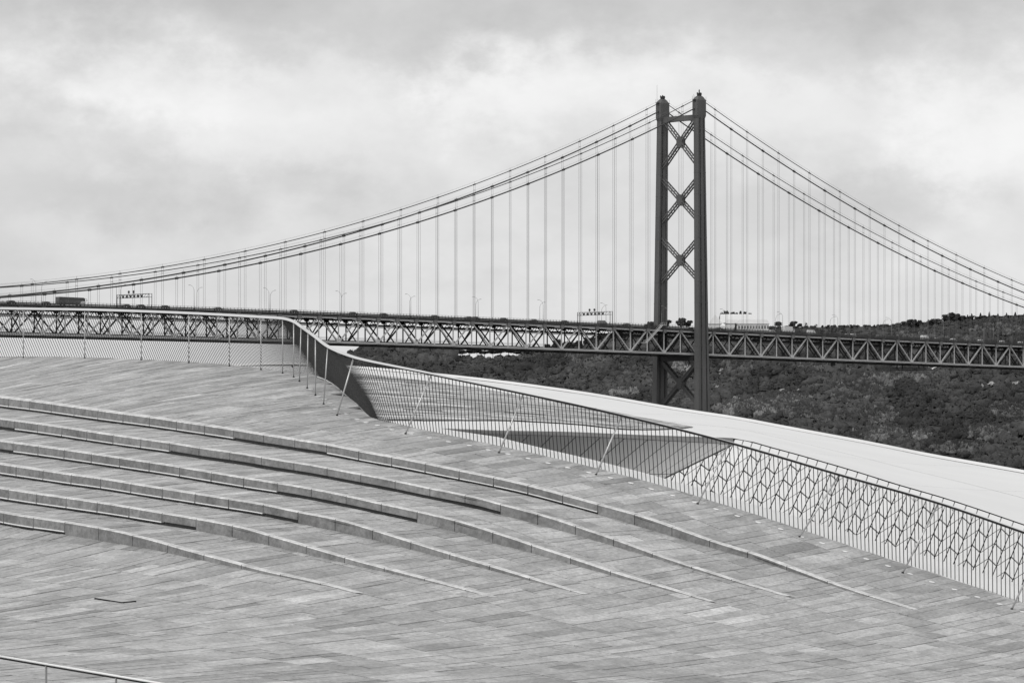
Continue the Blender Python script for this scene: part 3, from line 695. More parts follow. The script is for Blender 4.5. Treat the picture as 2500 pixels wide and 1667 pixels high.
# ---- trees
def crown(lobes, n, size, seed):
    r = np.random.default_rng(seed); cs = []; ss = []; ts = []; ou = []
    vol = np.array([l[3] * l[4] * l[5] for l in lobes]); vol = vol**.67; vol /= vol.sum()
    for (x, y, z, a, b, c), f in zip(lobes, vol):
        k = max(12, int(n * f)); d = r.normal(size=(k, 3)); d /= np.linalg.norm(d, axis=1)[:, None]
        rad = r.uniform(.5, 1.06, k)[:, None]
        cs.append(np.array([x, y, z]) + d * rad * np.array([a, b, c])); ss.append(r.uniform(.6, 1.3, k) * size); ts.append(np.full(k, r.uniform(.75, 1.25)) * r.uniform(.85, 1.15, k)); ou.append(d)
    return quads_mesh('crown', np.concatenate(cs), np.concatenate(ss), np.concatenate(ts), m_tree, np.concatenate(ou), .6)
def rlobes(seed, n, H, Wd, z0, flat=1.0):
    r = random.Random(seed); out = []
    for i in range(n):
        a = r.uniform(0, 6.28); d = r.uniform(.1, .62) * Wd / 2; s = r.uniform(.34, .52) * Wd / 2
        z = z0 + (H - z0) * r.uniform(.2, .85); out.append((math.cos(a) * d, math.sin(a) * d, min(z, H - s * .7 * flat), s, s, s * .75 * flat))
    out.append((0, 0, z0 + (H - z0) * .55, Wd * .28, Wd * .28, (H - z0) * .42)); return out
def trunk(H, r0, seed, br=4, top=.6):
    r = random.Random(seed); mb = MB(); mb.tube([(0, 0, -.8), (.1, 0, H * .3), (r.uniform(-.2, .2), .1, H * .6), (0, 0, H)], [r0, r0 * .8, r0 * .6, r0 * .35], 7)
    for i in range(br):
        a = r.uniform(0, 6.28); z = H * r.uniform(.55, .95); l = H * .4
        mb.tube([(0, 0, z), (math.cos(a) * l * .5, math.sin(a) * l * .5, z + l * .35), (math.cos(a) * l, math.sin(a) * l, z + l * .55)], [r0 * .4, r0 * .3, r0 * .12], 5)
    return mb.mesh('trunk', m_trunk)
# unit trees about 10 m tall
BROAD = [(crown(rlobes(s, 11, 10, 10, 1.2), 2000, .46, s), trunk(5, .3, s)) for s in (1, 2, 3)]
PINE = [(crown(rlobes(s, 12, 10, 10, 5.2, .7), 1300, .42, s), trunk(7.6, .28, s, 5)) for s in (11, 12)]
ROUND = [(crown(rlobes(s, 10, 10, 9, 2.6), 2000, .44, s), trunk(5, .34, s)) for s in (21, 22)]
CONE = [(crown([(0, 0, 1.5 + i * 1.15, 1.9 - i * .23, 1.9 - i * .23, .9) for i in range(8)] + [(.3, 0, 9.6, .3, .3, .8)], 900, .34, s), trunk(8, .2, s, 2)) for s in (31, 32)]
def palm_mesh(seed):
    r = random.Random(seed); mb = MB()
    for i in range(22):
        a = r.uniform(0, 6.28); l = r.uniform(3.2, 4.4); up = r.uniform(-.2, 1.0); pts = []
        for k in range(5):
            t = k / 4; pts.append(Vector((math.cos(a) * l * t, math.sin(a) * l * t, 6.4 + up * l * t * 1.1 - 2.6 * t * t)))
        sd = Vector((-math.sin(a), math.cos(a), 0)) * .34
        for k in range(4): mb.add([pts[k] - sd, pts[k] + sd, pts[k + 1] + sd * .7, pts[k + 1] - sd * .7], [(0, 1, 2, 3)], r.uniform(.8, 1.2))
    return mb.mesh('crown', m_tree, tone=True)
pt = MB(); pt.tube([(0, 0, -.5), (.05, 0, 3), (0, 0, 6.5)], [.35, .28, .3], 8); PALM = [(palm_mesh(41), pt.mesh('trunk', m_trunk))]
def tree(name, kinds, i, px, ytop, wpx, Y, label, group, hs=None):
    X = (px - 1250) / F * Y; base = hillZ(X, Y) - .3; H = max(2.0, (YH - ytop) / F * Y - base); wd = wpx / F * Y
    o = empty(name, (X, Y, base), rz=(i * 2.4) % 6.28, label=label, cat='tree', group=group)
    cm, tm = kinds[i % len(kinds)]; ref = 10.0 if kinds is not CONE else 4.2
    o.scale = (wd / ref, wd / ref, H / (10.0 if kinds is not PALM else 8.2))
    ob('crown', cm, o); ob('trunk', tm, o); return o
WOOD = [(850, 865, 34), (868, 859, 32), (889, 854, 38), (912, 852, 40), (936, 854, 40), (960, 853, 40), (986, 851, 40), (1010, 848, 44), (1036, 846, 44), (1062, 846, 40), (1086, 848, 38)]
for i, (px, yt, wd) in enumerate(WOOD): tree('woodland_tree', BROAD, i, px, yt, wd, 2284 + (i % 3) * 3, '%s dark broad tree from the left end of the wood under the deck' % ordw(i), 'broad trees at the left end of the wood')
PN = [1108, 1128, 1147, 1165, 1183, 1203, 1222, 1241, 1262]
for i, px in enumerate(PN): tree('umbrella_pine', PINE, i, px, 849 + (i * 5) % 7, 34, 2290, '%s umbrella pine from the left in the row below the deck with sky between trunks' % ordw(i), 'pines in a row below the deck')
MIDT = [(1285, 850, 36), (1310, 848, 34), (1336, 838, 34), (1362, 828, 30), (1388, 834, 32), (1412, 830, 32), (1438, 824, 32), (1464, 818, 30), (1490, 813, 30), (1516, 808, 30), (1542, 803, 28)]
for i, (px, yt, wd) in enumerate(MIDT): tree('woodland_tree', BROAD, i + 1, px, yt, wd, 2288, '%s dark tree from the left seen behind the truss, left of the tower' % ordw(i), 'trees seen behind the truss')
tree('round_tree', ROUND, 0, 1588, 784, 40, 2288, 'dark tree on the skyline just left of the far tower leg', 'skyline trees by the tower')
tree('round_tree', ROUND, 1, 1626, 781, 32, 2290, 'dark tree showing just right of the far tower leg', 'skyline trees by the tower')
tree('round_tree', ROUND, 0, 1664, 775, 40, 2288, 'big dark tree on the skyline between the two tower legs', 'skyline trees by the tower')
tree('round_tree', ROUND, 1, 1682, 782, 22, 2292, 'smaller dark tree against the left side of the near tower leg', 'skyline trees by the tower')
for i, (px, yt, wd) in enumerate([(1762, 762, 18), (1771, 759, 20), (1787, 760, 20), (1798, 763, 16), (1808, 758, 13), (1820, 761, 14), (1833, 763, 16)]):
    tree('round_tree', ROUND, i, px, yt, wd, 2330, '%s dark treetop from the left above the big pale roof' % ordw(i), 'treetops above the pale roof')
tree('round_tree', ROUND, 0, 1796, 787.5, 10, 2262, 'small dark tree in front of the long white house', 'small trees by the houses')
tree('umbrella_pine', PINE, 1, 1901, 785, 23, 2284, 'round-topped pine on a bare trunk right of the long white house', 'skyline trees right of the houses')
tree('round_tree', ROUND, 1, 1936, 784, 26, 2286, 'broad dark tree right of the round-topped pine on the skyline', 'skyline trees right of the houses')
tree('round_tree', ROUND, 0, 1953, 789, 20, 2288, 'low dark tree touching the left palm on the skyline', 'skyline trees right of the houses')
tree('palm_tree', PALM, 0, 1968, 786, 15, 2284, 'larger left palm tree on the skyline above the truck', 'skyline palms')
tree('palm_tree', PALM, 0, 1993, 790, 13, 2284, 'smaller right palm tree on the skyline', 'skyline palms')
for i, px in enumerate([2008, 2022, 2037, 2050, 2062, 2078, 2093, 2112, 2135, 2158, 2180]):
    tree('hedge_bush', ROUND, i, px, 793.5 - (i % 3) * .6, 10, 2286, '%s clipped round bush from the left along the bare skyline' % ordw(i), 'round bushes along the skyline')
for i, (px, yt, wd) in enumerate([(2207, 783, 20), (2219, 780, 22), (2232, 779, 22), (2246, 780, 22)]):
    tree('woodland_tree', BROAD, i, px, yt, wd, 2284, '%s tree from the left in the square clump before the domed tree' % ordw(i), 'square tree clump on the skyline')
tree('round_tree', ROUND, 1, 2281, 778, 38, 2282, 'wide domed tree on the skyline left of the tall dark clump', 'skyline trees right of the houses')
for i, (px, yt, wd) in enumerate([(2308, 766, 24), (2322, 763, 28), (2336, 765, 28), (2352, 769, 26)]):
    tree('woodland_tree', BROAD, i, px, yt, wd, 2288, '%s tree from the left in the tall dark skyline clump' % ordw(i), 'tall dark clump on the skyline')
for i in range(15):
    px = 2362 + i * 10.6; tree('cypress', CONE, i, px, [769, 766, 773, 764, 770, 762][i % 6], [13, 11, 14, 12][i % 4], 2296, '%s pointed cypress from the left in the skyline row at far right' % ordw(i), 'cypresses along the skyline')
for i in range(11):
    px = 2356 + i * 15; tree('hedge_bush', ROUND, i, px, 773 - (i % 2) * 2 - i * .3, 26, 2292, '%s dense bush from the left beneath the skyline cypresses' % ordw(i), 'bushes under the cypresses')
# ---- houses on the skyline
def house(px0, px1, yr, ye, yb, Y, depth, name, label, hip=0.0, mroof=m_roof, windows=0):
    c = (px0 + px1) / 2; X = (c - 1250) / F * Y; zb = (YH - yb) / F * Y - 3; ze = (YH - ye) / F * Y - zb; zr = (YH - yr) / F * Y - zb; wd = (px1 - px0) / F * Y / 2
    o = empty(name, (X, Y, zb), label=label, cat='house'); d = depth / 2
    mb = MB(); mb.box((0, 0, ze / 2), (2 * wd - .6, depth - .6, ze)); mb.build('wall', m_wall, o)
    hx = wd * (1 - hip); mb = MB(); e = .25
    mb.add([(-wd - e, -d - e, ze), (wd + e, -d - e, ze), (wd + e, d + e, ze), (-wd - e, d + e, ze), (-hx, 0, zr), (hx, 0, zr)], [(0, 1, 5, 4), (2, 3, 4, 5), (1, 2, 5), (3, 0, 4), (3, 2, 1, 0)]); mb.build('roof', mroof, o)
    for k in range(windows):
        x = -wd + (k + .5) * 2 * wd / windows; mb = MB(); mb.box((x, -d + .26, ze * .62), (wd / windows * 1.2, .12, ze * .34)); wn = mb.build('window', m_glass, o)
        mb = MB(); mb.box((x, -d + .19, ze * .62), (.12, .05, ze * .34)); mb.build('mullion', m_wall, wn)
    return o
house(1757, 1843, 766.8, 789, 799, 2300, 18, 'hall', 'large white hall with broad pale roof below the treetops on the skyline', hip=.05, mroof=mat('white hall roof', .70, .7, .08, .3))
house(1730, 1763, 768.5, 791, 799, 2272, 8.5, 'house', 'pyramid-roofed pale house beside the near tower leg', hip=.97)
house(1772, 1806, 779.5, 790, 799, 2284, 8, 'house', 'pale gabled house behind the small dark tree', hip=.35)
house(1800, 1877, 779.5, 791, 801, 2266, 10, 'house', 'long white house with a window row under a grey roof', hip=.12, windows=11)
mb = MB(); tX = W3(1765, 790, 2258); 
mb.loft([[tX + Vector((x * s, y * s, z)) for x, y in ((-1, -1), (1, -1), (1, 1), (-1, 1))] for s, z in ((1.9, -3.2), (1.9, -1.3), (.8, -.4), (.05, .6))]); o = mb.build('tent', m_wall); tag(o, 'small white pointed tent beside the pyramid-roofed house', 'tent')
# ================================================================ SUSPENSION BRIDGE
BETA = R(46.0); RZ = math.pi / 2 - BETA
OB = Vector((81.5, 1779.6, -28.0))
bridge = empty('suspension_bridge', OB, rz=RZ, label='great double-deck suspension bridge with lattice truss and tall X-braced tower', cat='bridge')
U = Vector((math.sin(BETA), math.cos(BETA), 0)); V = Vector((-math.cos(BETA), math.sin(BETA), 0))
def bw3(s, t, z): return OB + U * s + V * t + Vector((0, 0, z))
def s_at(px, t):     # distance along the bridge where the line at offset t crosses a photo column
    k = (px - 1250) / F; p = OB + V * t; return (k * p.y - p.x) / (U.x - k * U.y)
def zb(s): return 28 + (38.45 - .0113 * s if s >= 0 else 38.45 - .0113 * s - 1.487e-5 * s * s)     # bottom chord
DT = 10.65; PD = 22.9; TN = 10.5
def zt(s): return zb(s) + DT
S_L, S_R = -23, 15         # node range in periods
nodes = [-PD * 0 + PD * n for n in range(S_L, S_R + 1)]
ubt, ubi = unit_bar(m_truss), unit_bar(m_inner)
def chord(t, zf, h, wdt, m, name, parent):
    mb = MB(); rings = []
    for s in np.linspace(nodes[0], nodes[-1], 80):
        z = zf(s); rings.append([Vector((s, t - wdt / 2, z - h / 2)), Vector((s, t + wdt / 2, z - h / 2)), Vector((s, t + wdt / 2, z + h / 2)), Vector((s, t - wdt / 2, z + h / 2))])
    mb.loft(rings); return mb.build(name, m, parent)
gus = MB()
gus.add([(-1.1, 0, .55), (1.1, 0, .55), (1.1, 0, -.6), (.55, 0, -1.25), (-.55, 0, -1.25), (-1.1, 0, -.6)], [(0, 1, 2, 3, 4, 5)])
gv = [Vector(v) for v in gus.v]; gus = MB(); gus.loft([[v + Vector((0, y, 0)) for v in gv] for y in (-.42, .42)]); gm = gus.mesh('gusset', mat('gusset plate paint', .20, .7, .15, .5))
gu2 = MB(); gu2.loft([[Vector((v.x * .85, y, -v.z * .8)) for v in gv] for y in (-.42, .42)]); gm2 = gu2.mesh('gusset', m_truss)
for side, t in ((0, -TN), (1, TN)):
    fm = m_truss if side == 0 else m_inner; um = ubt if side == 0 else ubi  # far face gets the darker copy, its backlit shade painted in
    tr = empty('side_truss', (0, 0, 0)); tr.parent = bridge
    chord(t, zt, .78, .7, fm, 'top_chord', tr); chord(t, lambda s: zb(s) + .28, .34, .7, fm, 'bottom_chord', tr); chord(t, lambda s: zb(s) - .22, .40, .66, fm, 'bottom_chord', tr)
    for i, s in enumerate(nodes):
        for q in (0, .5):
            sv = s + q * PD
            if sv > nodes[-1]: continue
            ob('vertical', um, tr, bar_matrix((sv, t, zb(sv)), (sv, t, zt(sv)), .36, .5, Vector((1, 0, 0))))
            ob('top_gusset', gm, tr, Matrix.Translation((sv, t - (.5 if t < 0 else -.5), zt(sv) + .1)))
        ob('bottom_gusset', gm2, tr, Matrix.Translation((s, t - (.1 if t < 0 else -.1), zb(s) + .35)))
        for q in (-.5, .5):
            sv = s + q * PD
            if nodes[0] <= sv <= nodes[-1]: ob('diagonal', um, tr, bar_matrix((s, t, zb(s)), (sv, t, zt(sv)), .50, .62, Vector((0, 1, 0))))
# floor system and sway bracing
fl_ = empty('floor_system', (0, 0, 0)); fl_.parent = bridge
for i in range(2 * (S_R - S_L) + 1):
    s = nodes[0] + i * PD / 2; mb = MB(); b, t = zb(s), zt(s)
    mb.bar((s, -TN, t + .5), (s, TN, t + .5), .5, 1.2, (1, 0, 0)); mb.bar((s, -TN, t - 2.3), (s, TN, t - 2.3), .3, .3, (1, 0, 0))
    for k in range(8):
        y0 = -TN + k * 2 * TN / 8; y1 = y0 + TN / 4; mb.bar((s, y0, t - 2.3 if k % 2 else t), (s, y1, t if k % 2 else t - 2.3), .22, .22, (1, 0, 0))
    mb.bar((s, -TN, b), (s, TN, b), .6, 1.3, (1, 0, 0))
    mb.build('floor_beam', m_inner, fl_)
    if i % 1 == 0:
        for y in (-1, 1): ob('sway_brace', ubi, fl_, bar_matrix((s, y * TN, t - 2.4), (s, y * 3.4, b + .6), .4, .4, Vector((1, 0, 0))))
    if i < 2 * (S_R - S_L):
        s2 = s + PD / 2; mb = MB(); b2, t2 = zb(s2), zt(s2)
        mb.bar((s, -TN, b - .4), (s2, TN, b2 - .4), .4, .4); mb.bar((s, TN, b - .4), (s2, -TN, b2 - .4), .4, .4); mb.build('lateral_brace', m_inner, fl_)
for y in (-8.5, -6, -3.5, -1.2, 1.2, 3.5, 6, 8.5):
    chord(y, lambda s: zt(s) + .75, .7, .3, m_inner, 'stringer', fl_)
for y in (-5.2, -2.2, 0, 2.2, 5.2): chord(y, lambda s: zt(s) - 2.35, .22, .25, m_inner, 'service_pipe', fl_)
for y in (-6.5, -1.0, 4.5): chord(y, lambda s: zt(s) - 3.1, .16, .2, m_inner, 'service_pipe', fl_)
chord(0, lambda s: zb(s) + .75, .5, 11.5, m_inner, 'railway_deck', fl_)
for y in (-6.2, 6.2):
    chord(y, lambda s: zb(s) + 2.2, .1, .1, m_inner, 'walkway_rail', fl_); chord(y, lambda s: zb(s) + 1.55, .07, .07, m_inner, 'walkway_rail', fl_)
for y in (-7.6, 7.6): chord(y, lambda s: zb(s) - .55, .8, .5, m_inner, 'lower_stringer', fl_)
dk = empty('road_deck', (0, 0, 0)); dk.parent = bridge
chord(0, lambda s: zt(s) + 1.35, .3, 22.4, m_road, 'roadway', dk)
for y in (-11.35, 11.35):
    chord(y, lambda s: zt(s) + 1.12, .95, .3, m_inner, 'fascia_girder', dk)
    chord(y, lambda s: zt(s) + 1.95, .5, .18, m_dark, 'crash_barrier', dk)
    mb = MB()
    for s in np.arange(nodes[0], nodes[-1], 1.95): mb.box((s, y, zt(s) + 2.2), (.13, .13, 1.25))
    for h in (2.8, 2.5): 
        rings = []
        for s in np.linspace(nodes[0], nodes[-1], 80): rings.append([Vector((s, y - .03, zt(s) + h - .03)), Vector((s, y + .03, zt(s) + h - .03)), Vector((s, y + .03, zt(s) + h + .03)), Vector((s, y - .03, zt(s) + h + .03))])
        mb.loft(rings)
    mb.build('parapet_railing', m_dark, dk)
chord(0, lambda s: zt(s) + 1.75, .7, .35, m_dark, 'median_barrier', dk)
# cables and hangers
SM = -22 * PD; A_C = (157.5 - 51.5) / SM**2
def cz(s): return 28 + (51.5 + A_C * (s - SM)**2 if s <= 0 else 157.5 - .435 * s + A_C * s * s)
CT = 11.9
for t in (-CT, CT):
    for upc in (0, 1):
        dz = 4.0 * upc; cb = empty('main_cable', (0, 0, 0)); cb.parent = bridge
        tag(cb, label='thin upper cable' if upc else 'thick lower cable')
        pts = [Vector((s, t, cz(s) + dz)) for s in np.linspace(nodes[0], 0, 90)] + [Vector((s, t, cz(s) + dz)) for s in np.linspace(4, 350, 60)]
        mb = MB(); mb.tube(pts, .19 if upc else .31, 8); mb.build('strand', m_cable, cb, smooth=True)
        mb = MB(); mb.tube([p + Vector((0, .0, 1.15)) for p in pts], .035, 4); mb.build('hand_rope', m_hang, cb)
        for n in range(S_L, S_R):
            s = PD * n + (PD / 2 if upc else 0)
            if abs(s) < 5 or s > 330: continue
            top = cz(s) + dz; bot = zt(s) + .8
            if top < bot + .5: continue
            mb = MB()
            for d in (-.5, .5): mb.tube([(s + d, t, bot), (s + d, t, top)], .055, 5)
            if upc and top - bot > 12: mb.box((s, t, top - 2.6), (1.2, .12, .14))
            hg = mb.build('hanger', m_hang, cb)
            d = Vector((1, 0, (cz(s + .5) - cz(s - .5)))).normalized(); r = .19 if upc else .31
            mb = MB(); mb.tube([Vector((s, t, top)) - d * .75, Vector((s, t, top)) + d * .75], r * 1.65, 8); mb.tube([(s, t, top), (s, t, top + 1.3)], .06, 4); mb.build('cable_clamp', m_cable, cb)
# tower
tw = empty('tower', (0, 0, 0)); tw.parent = bridge
def leg_c(Z): return 12.15 + (155 - Z) * (14.1 - 12.15) / 145.0        # Z measured from the camera level
def leg_b(Z): return (4.9 + (150 - Z) * .018 + max(0, 51 - Z) * .012) / 2
def leg_ring(Z, sg):
    c = leg_c(Z); b = leg_b(Z); a = 1.45; r = .55; k = b
    prof = [(-b, -a), (-b * .62, -a), (-b * .62, -a + r), (-b * .30, -a + r), (-b * .30, -a - .25), (b * .30, -a - .25), (b * .30, -a + r), (b * .62, -a + r), (b * .62, -a), (b, -a),
            (b, a), (b * .62, a), (b * .62, a - r), (b * .30, a - r), (b * .30, a + .25), (-b * .30, a + .25), (-b * .30, a - r), (-b * .62, a - r), (-b * .62, a), (-b, a)]
    return [Vector((x, sg * c + y, Z + 28)) for x, y in prof]
for sg in (-1, 1):
    mb = MB(); Zs = list(np.linspace(-26, 155, 25)); mb.loft([leg_ring(Z, sg) for Z in Zs]); lg = mb.build('leg', m_tower, tw)
    mb = MB()
    for Z in np.arange(-20, 150, 10.4):
        b = leg_b(Z) + .04; mb.box((0, sg * leg_c(Z), Z + 28), (2 * b, 3.0, .28))
    tag(mb.build('splice_band', m_tower, tw))
    c = leg_c(155); b = 3.05; a = 1.65
    mb = MB(); mb.loft([[Vector((x * bb, sg * c + y * aa, z + 28)) for x, y in ((-1, -1), (1, -1), (1, 1), (-1, 1))] for bb, aa, z in ((2.5, 1.5, 151.6), (b, a, 153.0), (b, a, 160.3), (b * .97, a * .97, 160.5), (1.35, .95, 162.2), (1.2, .9, 162.3))]); mb.build('saddle_housing', m_tower, tw)
    for x, h in ((-1.35, 1.9), (-.9, 1.3), (-.5, 1.6), (.0, 3.3 if sg < 0 else 2.2), (.45, 1.5), (.85, 1.9), (1.35, 1.8)):
        mb = MB(); mb.box((x, sg * c, 162.2 + 28 + h / 2), (.22, .3, h)); mb.box((x, sg * c, 162.2 + 28 + h * .65), (.42, .42, h * .5)); mb.build('antenna', m_dark, tw)
    for x in (-3.6, 3.6):
        mb = MB(); mb.box((x, sg * c, 160.4 + 28), (1.2, 1.6, .15))
        for y in (-.7, .7): mb.box((x + (.4 if x > 0 else -.4), sg * c + y, 161.3 + 28), (.08, .08, 1.9))
        mb.build('inspection_platform', m_dark, tw)
    mb = MB(); mb.tube([(-3.9, sg * c, 188.4), (-3.9, sg * c, 197 if sg > 0 else 191)], .05, 5); mb.build('mast', m_dark, tw)
c = leg_c(150); mb = MB(); rings = []
for y in np.linspace(-c + 1, c - 1, 13):
    k = (y / c)**2; rings.append([Vector((x, y, z)) for x, z in ((-1.3, 28 + 152.2 - k * .3 - 1.2), (1.3, 28 + 152.2 - k * .3 - 1.2), (1.3, 28 + 153.5), (-1.3, 28 + 153.5))])
mb.loft(rings); mb.build('portal_strut', m_tower, tw)
def xbrace(Zc, hh, solid=False):
    c0, c1 = leg_c(Zc + hh) - .9, leg_c(Zc - hh) - .9
    for a, b in (((-c0, Zc + hh), (c1, Zc - hh)), ((c0, Zc + hh), (-c1, Zc - hh))):
        p = Vector((0, a[0], a[1] + 28)); q = Vector((0, b[0], b[1] + 28)); d = (q - p).normalized(); nrm = Vector((0, -d.z, d.y)); mb = MB()
        for x in (-1.05, 1.05):
            for o_ in (-.62, .62): mb.bar(p + nrm * o_ + Vector((x, 0, 0)), q + nrm * o_ + Vector((x, 0, 0)), .55, .42, (1, 0, 0))
            if solid: mb.bar(p + Vector((x, 0, 0)), q + Vector((x, 0, 0)), 1.3, .1, (1, 0, 0)); continue
            l = (q - p).length; n = int(l / 1.9)
            for k in range(n):
                e0 = p + d * (l * k / n) + Vector((x, 0, 0)); e1 = p + d * (l * (k + 1) / n) + Vector((x, 0, 0)); sgn = 1 if k % 2 else -1
                mb.bar(e0 + nrm * .62 * sgn, e1 - nrm * .62 * sgn, .16, .16, (1, 0, 0))
        l = (q - p).length
        for k in range(int(l / 2.4)):      # lacing across the box member
            e = p + d * (k * 2.4); mb.bar(e + Vector((-1.05, 0, 0)) + nrm * .8, e + Vector((1.05, 0, 0)) + nrm * .8, .18, .18, (0, 0, 1)); mb.bar(e + Vector((-1.05, 0, 0)) - nrm * .8, e + Vector((1.05, 0, 0)) - nrm * .8, .18, .18, (0, 0, 1))
        mb.build('cross_brace', m_tower, tw)
    mb = MB(); rr = 2.3
    mb.loft([[Vector((x, rr * .75 * ca, 28 + Zc + rr * 1.15 * sa)) for ca, sa in ((.55, 1), (1, .45), (1, -.45), (.55, -1), (-.55, -1), (-1, -.45), (-1, .45), (-.55, 1))] for x in (-1.35, 1.35)]); mb.build('brace_plate', m_tower, tw)
def Zpy(py): return (YH - py) / F * 1779.6
for pc, h in ((347.6, 59), (489, 52), (635.7, 52)): xbrace(Zpy(pc), h / F * 1779.6)
xbrace(Zpy(936), 58 / F * 1779.6, True); xbrace(Zpy(1085), 70 / F * 1779.6, True)
mb = MB(); mb.box((0, 0, 28 + Zpy(875)), (3.0, 2 * leg_c(36) - 2, 2.4)); mb.build('lower_strut', m_inner, tw)
mb = MB(); mb.loft([[Vector((x * k, y * k2, z)) for x, y in ((-1, -1), (1, -1), (1, 1), (-1, 1))] for k, k2, z in ((11, 24, -3), (11, 24, 3), (9, 22, 4.5))]); mb.build('pier', m_ground, tw)
# inclined access stair and underslung maintenance traveller
ac = empty('access_stair', (0, 0, 0)); ac.parent = bridge; tag(ac, label='pale inclined access stair on the truss beside the tower')
s1, s2 = s_at(1578, -12.6), s_at(1617, -12.6); z1, z2 = zb(s1) + 4.6, zt(s2) + 2.6
for y in (-13.1, -12.1):
    mb = MB(); mb.bar((s1, y, z1), (s2, y, z2), .16, .4, (0, 1, 0)); mb.build('stringer', m_truss, ac)
    mb = MB(); mb.bar((s1, y, z1 + 1.1), (s2, y, z2 + 1.1), .07, .07, (0, 1, 0)); mb.build('handrail', m_truss, ac)
for k in range(22):
    t = k / 21; mb = MB(); mb.box((s1 + (s2 - s1) * t, -12.6, z1 + (z2 - z1) * t), (.45, 1.0, .07)); mb.build('tread', m_truss, ac)
for s, z in ((s1 - 1, z1), (s2 + .8, z2)):
    mb = MB(); mb.box((s, -12.4, z - .1), (3.0, 1.8, .25)); mb.build('landing', m_truss, ac)
    mb = MB(); mb.box((s, -13.25, z + 1.1), (3.0, .06, .08)); mb.box((s, -13.25, z + .6), (3.0, .05, .06)); [mb.box((s + q, -13.25, z + .5), (.07, .07, 1.2)) for q in (-1.45, 0, 1.45)]; mb.build('landing_rail', m_truss, ac)
mt = empty('maintenance_traveller', (0, 0, 0)); mt.parent = bridge
s1, s2 = s_at(2248, -9), s_at(2264, -9); sm = (s1 + s2) / 2
mb = MB(); z = zb(sm) - 3.6
for s in (sm - 1.2, sm + 1.2):
    for zz in (z, z + 1.5): mb.bar((s, -15, zz), (s, 15, zz), .2, .2, (1, 0, 0))
    for k in range(24): y = -15 + k * 1.25; mb.bar((s, y, z), (s, y + 1.25, z + 1.5), .1, .1, (1, 0, 0)); mb.bar((s, y, z), (s, y, z + 1.5), .1, .1, (1, 0, 0))
mb.box((sm, 0, z), (2.4, 30, .15)); mb.build('platform', m_inner, mt)
mb = MB(); [mb.box((sm, y, z + 2.4), (.4, .4, 3.0)) for y in (-9, -5.5, 5.5, 9)]; mb.build('suspension_arm', m_inner, mt)
# ================================================================ things on the bridge deck
def deck_obj(o, s, t, dz=1.5, flip=False):
    o.location = bw3(s, t, zt(s) + dz); o.rotation_euler = (0, 0, RZ + (math.pi if flip else 0)); return o
# lamp posts
mbp = MB(); mbp.tube([(0, 0, 0), (0, 0, 4), (0, 0, 8.2)], [.12, .09, .07], 8); lp_pole = mbp.mesh('pole', m_lamp, True)
mba = MB(); mba.tube([(0, 0, 8.1), (0, .25, 8.9), (0, .9, 9.7), (0, 1.9, 10.25), (0, 2.7, 10.45)], [.07, .06, .055, .05, .045], 7); lp_arm = mba.mesh('arm', m_lamp, True)
mbl = MB(); mbl.loft([[Vector((x * k, y, 10.45 + zz)) for x, zz in ((-.18, -.06), (.18, -.06), (.12, .1), (-.12, .1))] for k, y in ((.6, 2.5), (1, 2.8), (.9, 3.5), (.4, 3.75))]); lp_head = mbl.mesh('lamp_head', m_lamp)
mbb = MB(); mbb.box((0, 0, .15), (.5, .5, .3)); lp_base = mbb.mesh('base', m_lamp)
def lamp(s, t, label, group):
    o = empty('street_lamp', (0, 0, 0), label=label, cat='street lamp', group=group); deck_obj(o, s, t, 1.4, flip=t > 0)
    for n, me in (('pole', lp_pole), ('arm', lp_arm), ('lamp_head', lp_head), ('base', lp_base)): ob(n, me, o)
s833 = s_at(833, -10.9); stp = 41.3; nl = 0; ff = s_at(833, 10.9)
for k in range(-5, 12):
    s = s833 + k * stp
    if s < -420 or s > 320: continue
    if 1690 < 1250 + F * bw3(s, -10.9, 0).x / bw3(s, -10.9, 0).y < 1735: pass
    lamp(s, -10.9, '%s street lamp from the left along the near side of the deck' % ordw(nl), 'lamps along the near deck edge')
    lamp(ff + k * stp, 10.9, '%s street lamp from the left along the far side of the deck' % ordw(nl), 'lamps along the far deck edge'); nl += 1
# sign gantries
def gantry(px, H, label, n=6):
    s = s_at(px, -11); o = empty('sign_gantry', (0, 0, 0), label=label, cat='gantry', group='lane signal gantries'); deck_obj(o, s, 0, 1.4)
    for y in (-10.8, 10.8):
        for x in (-.75, .75):
            mb = MB(); mb.box((x, y, H / 2), (.2, .2, H)); mb.build('post', m_dark, o)
    for x in (-.75, .75):
        for z in (H - .1, H - 1.5):
            mb = MB(); mb.bar((x, -10.8, z), (x, 10.8, z), .15, .15, (1, 0, 0)); mb.build('beam', m_dark, o)
    mb = MB()
    for k in range(12):
        y = -10.8 + k * 1.8; mb.bar((-.75, y, H - .1), (-.75, y + 1.8, H - 1.5), .1, .1, (1, 0, 0))
    mb.build('lattice', m_dark, o)
    for k in range(n):
        y = -6.3 + k * 12.6 / (n - 1); mb = MB(); mb.loft([[Vector((x, y + yy, H - 1.0 + zz)) for yy, zz in ((-.8, .55), (.8, .55), (.4, -.65), (-.4, -.65))] for x in (-1.15, -.95)]); mb.build('lane_signal', m_dark, o)
    for y in (-.6, 2.6):
        mb = MB(); mb.tube([(-1.0, y, H + .9), (-.85, y, H + .9)], .62, 14); sg_ = mb.build('round_sign', m_dark, o); mb = MB(); mb.box((-.9, y, H + .1), (.12, .12, 1.2)); mb.build('bracket', m_dark, o)
gantry(368, 6.2, 'dark lane-signal gantry over the deck at left, right of the bus')
gantry(1493, 6.6, 'dark lane-signal gantry over the deck just left of the tower')
gantry(2556, 6.6, 'lane-signal gantry over the deck at the right edge of the picture', 5)
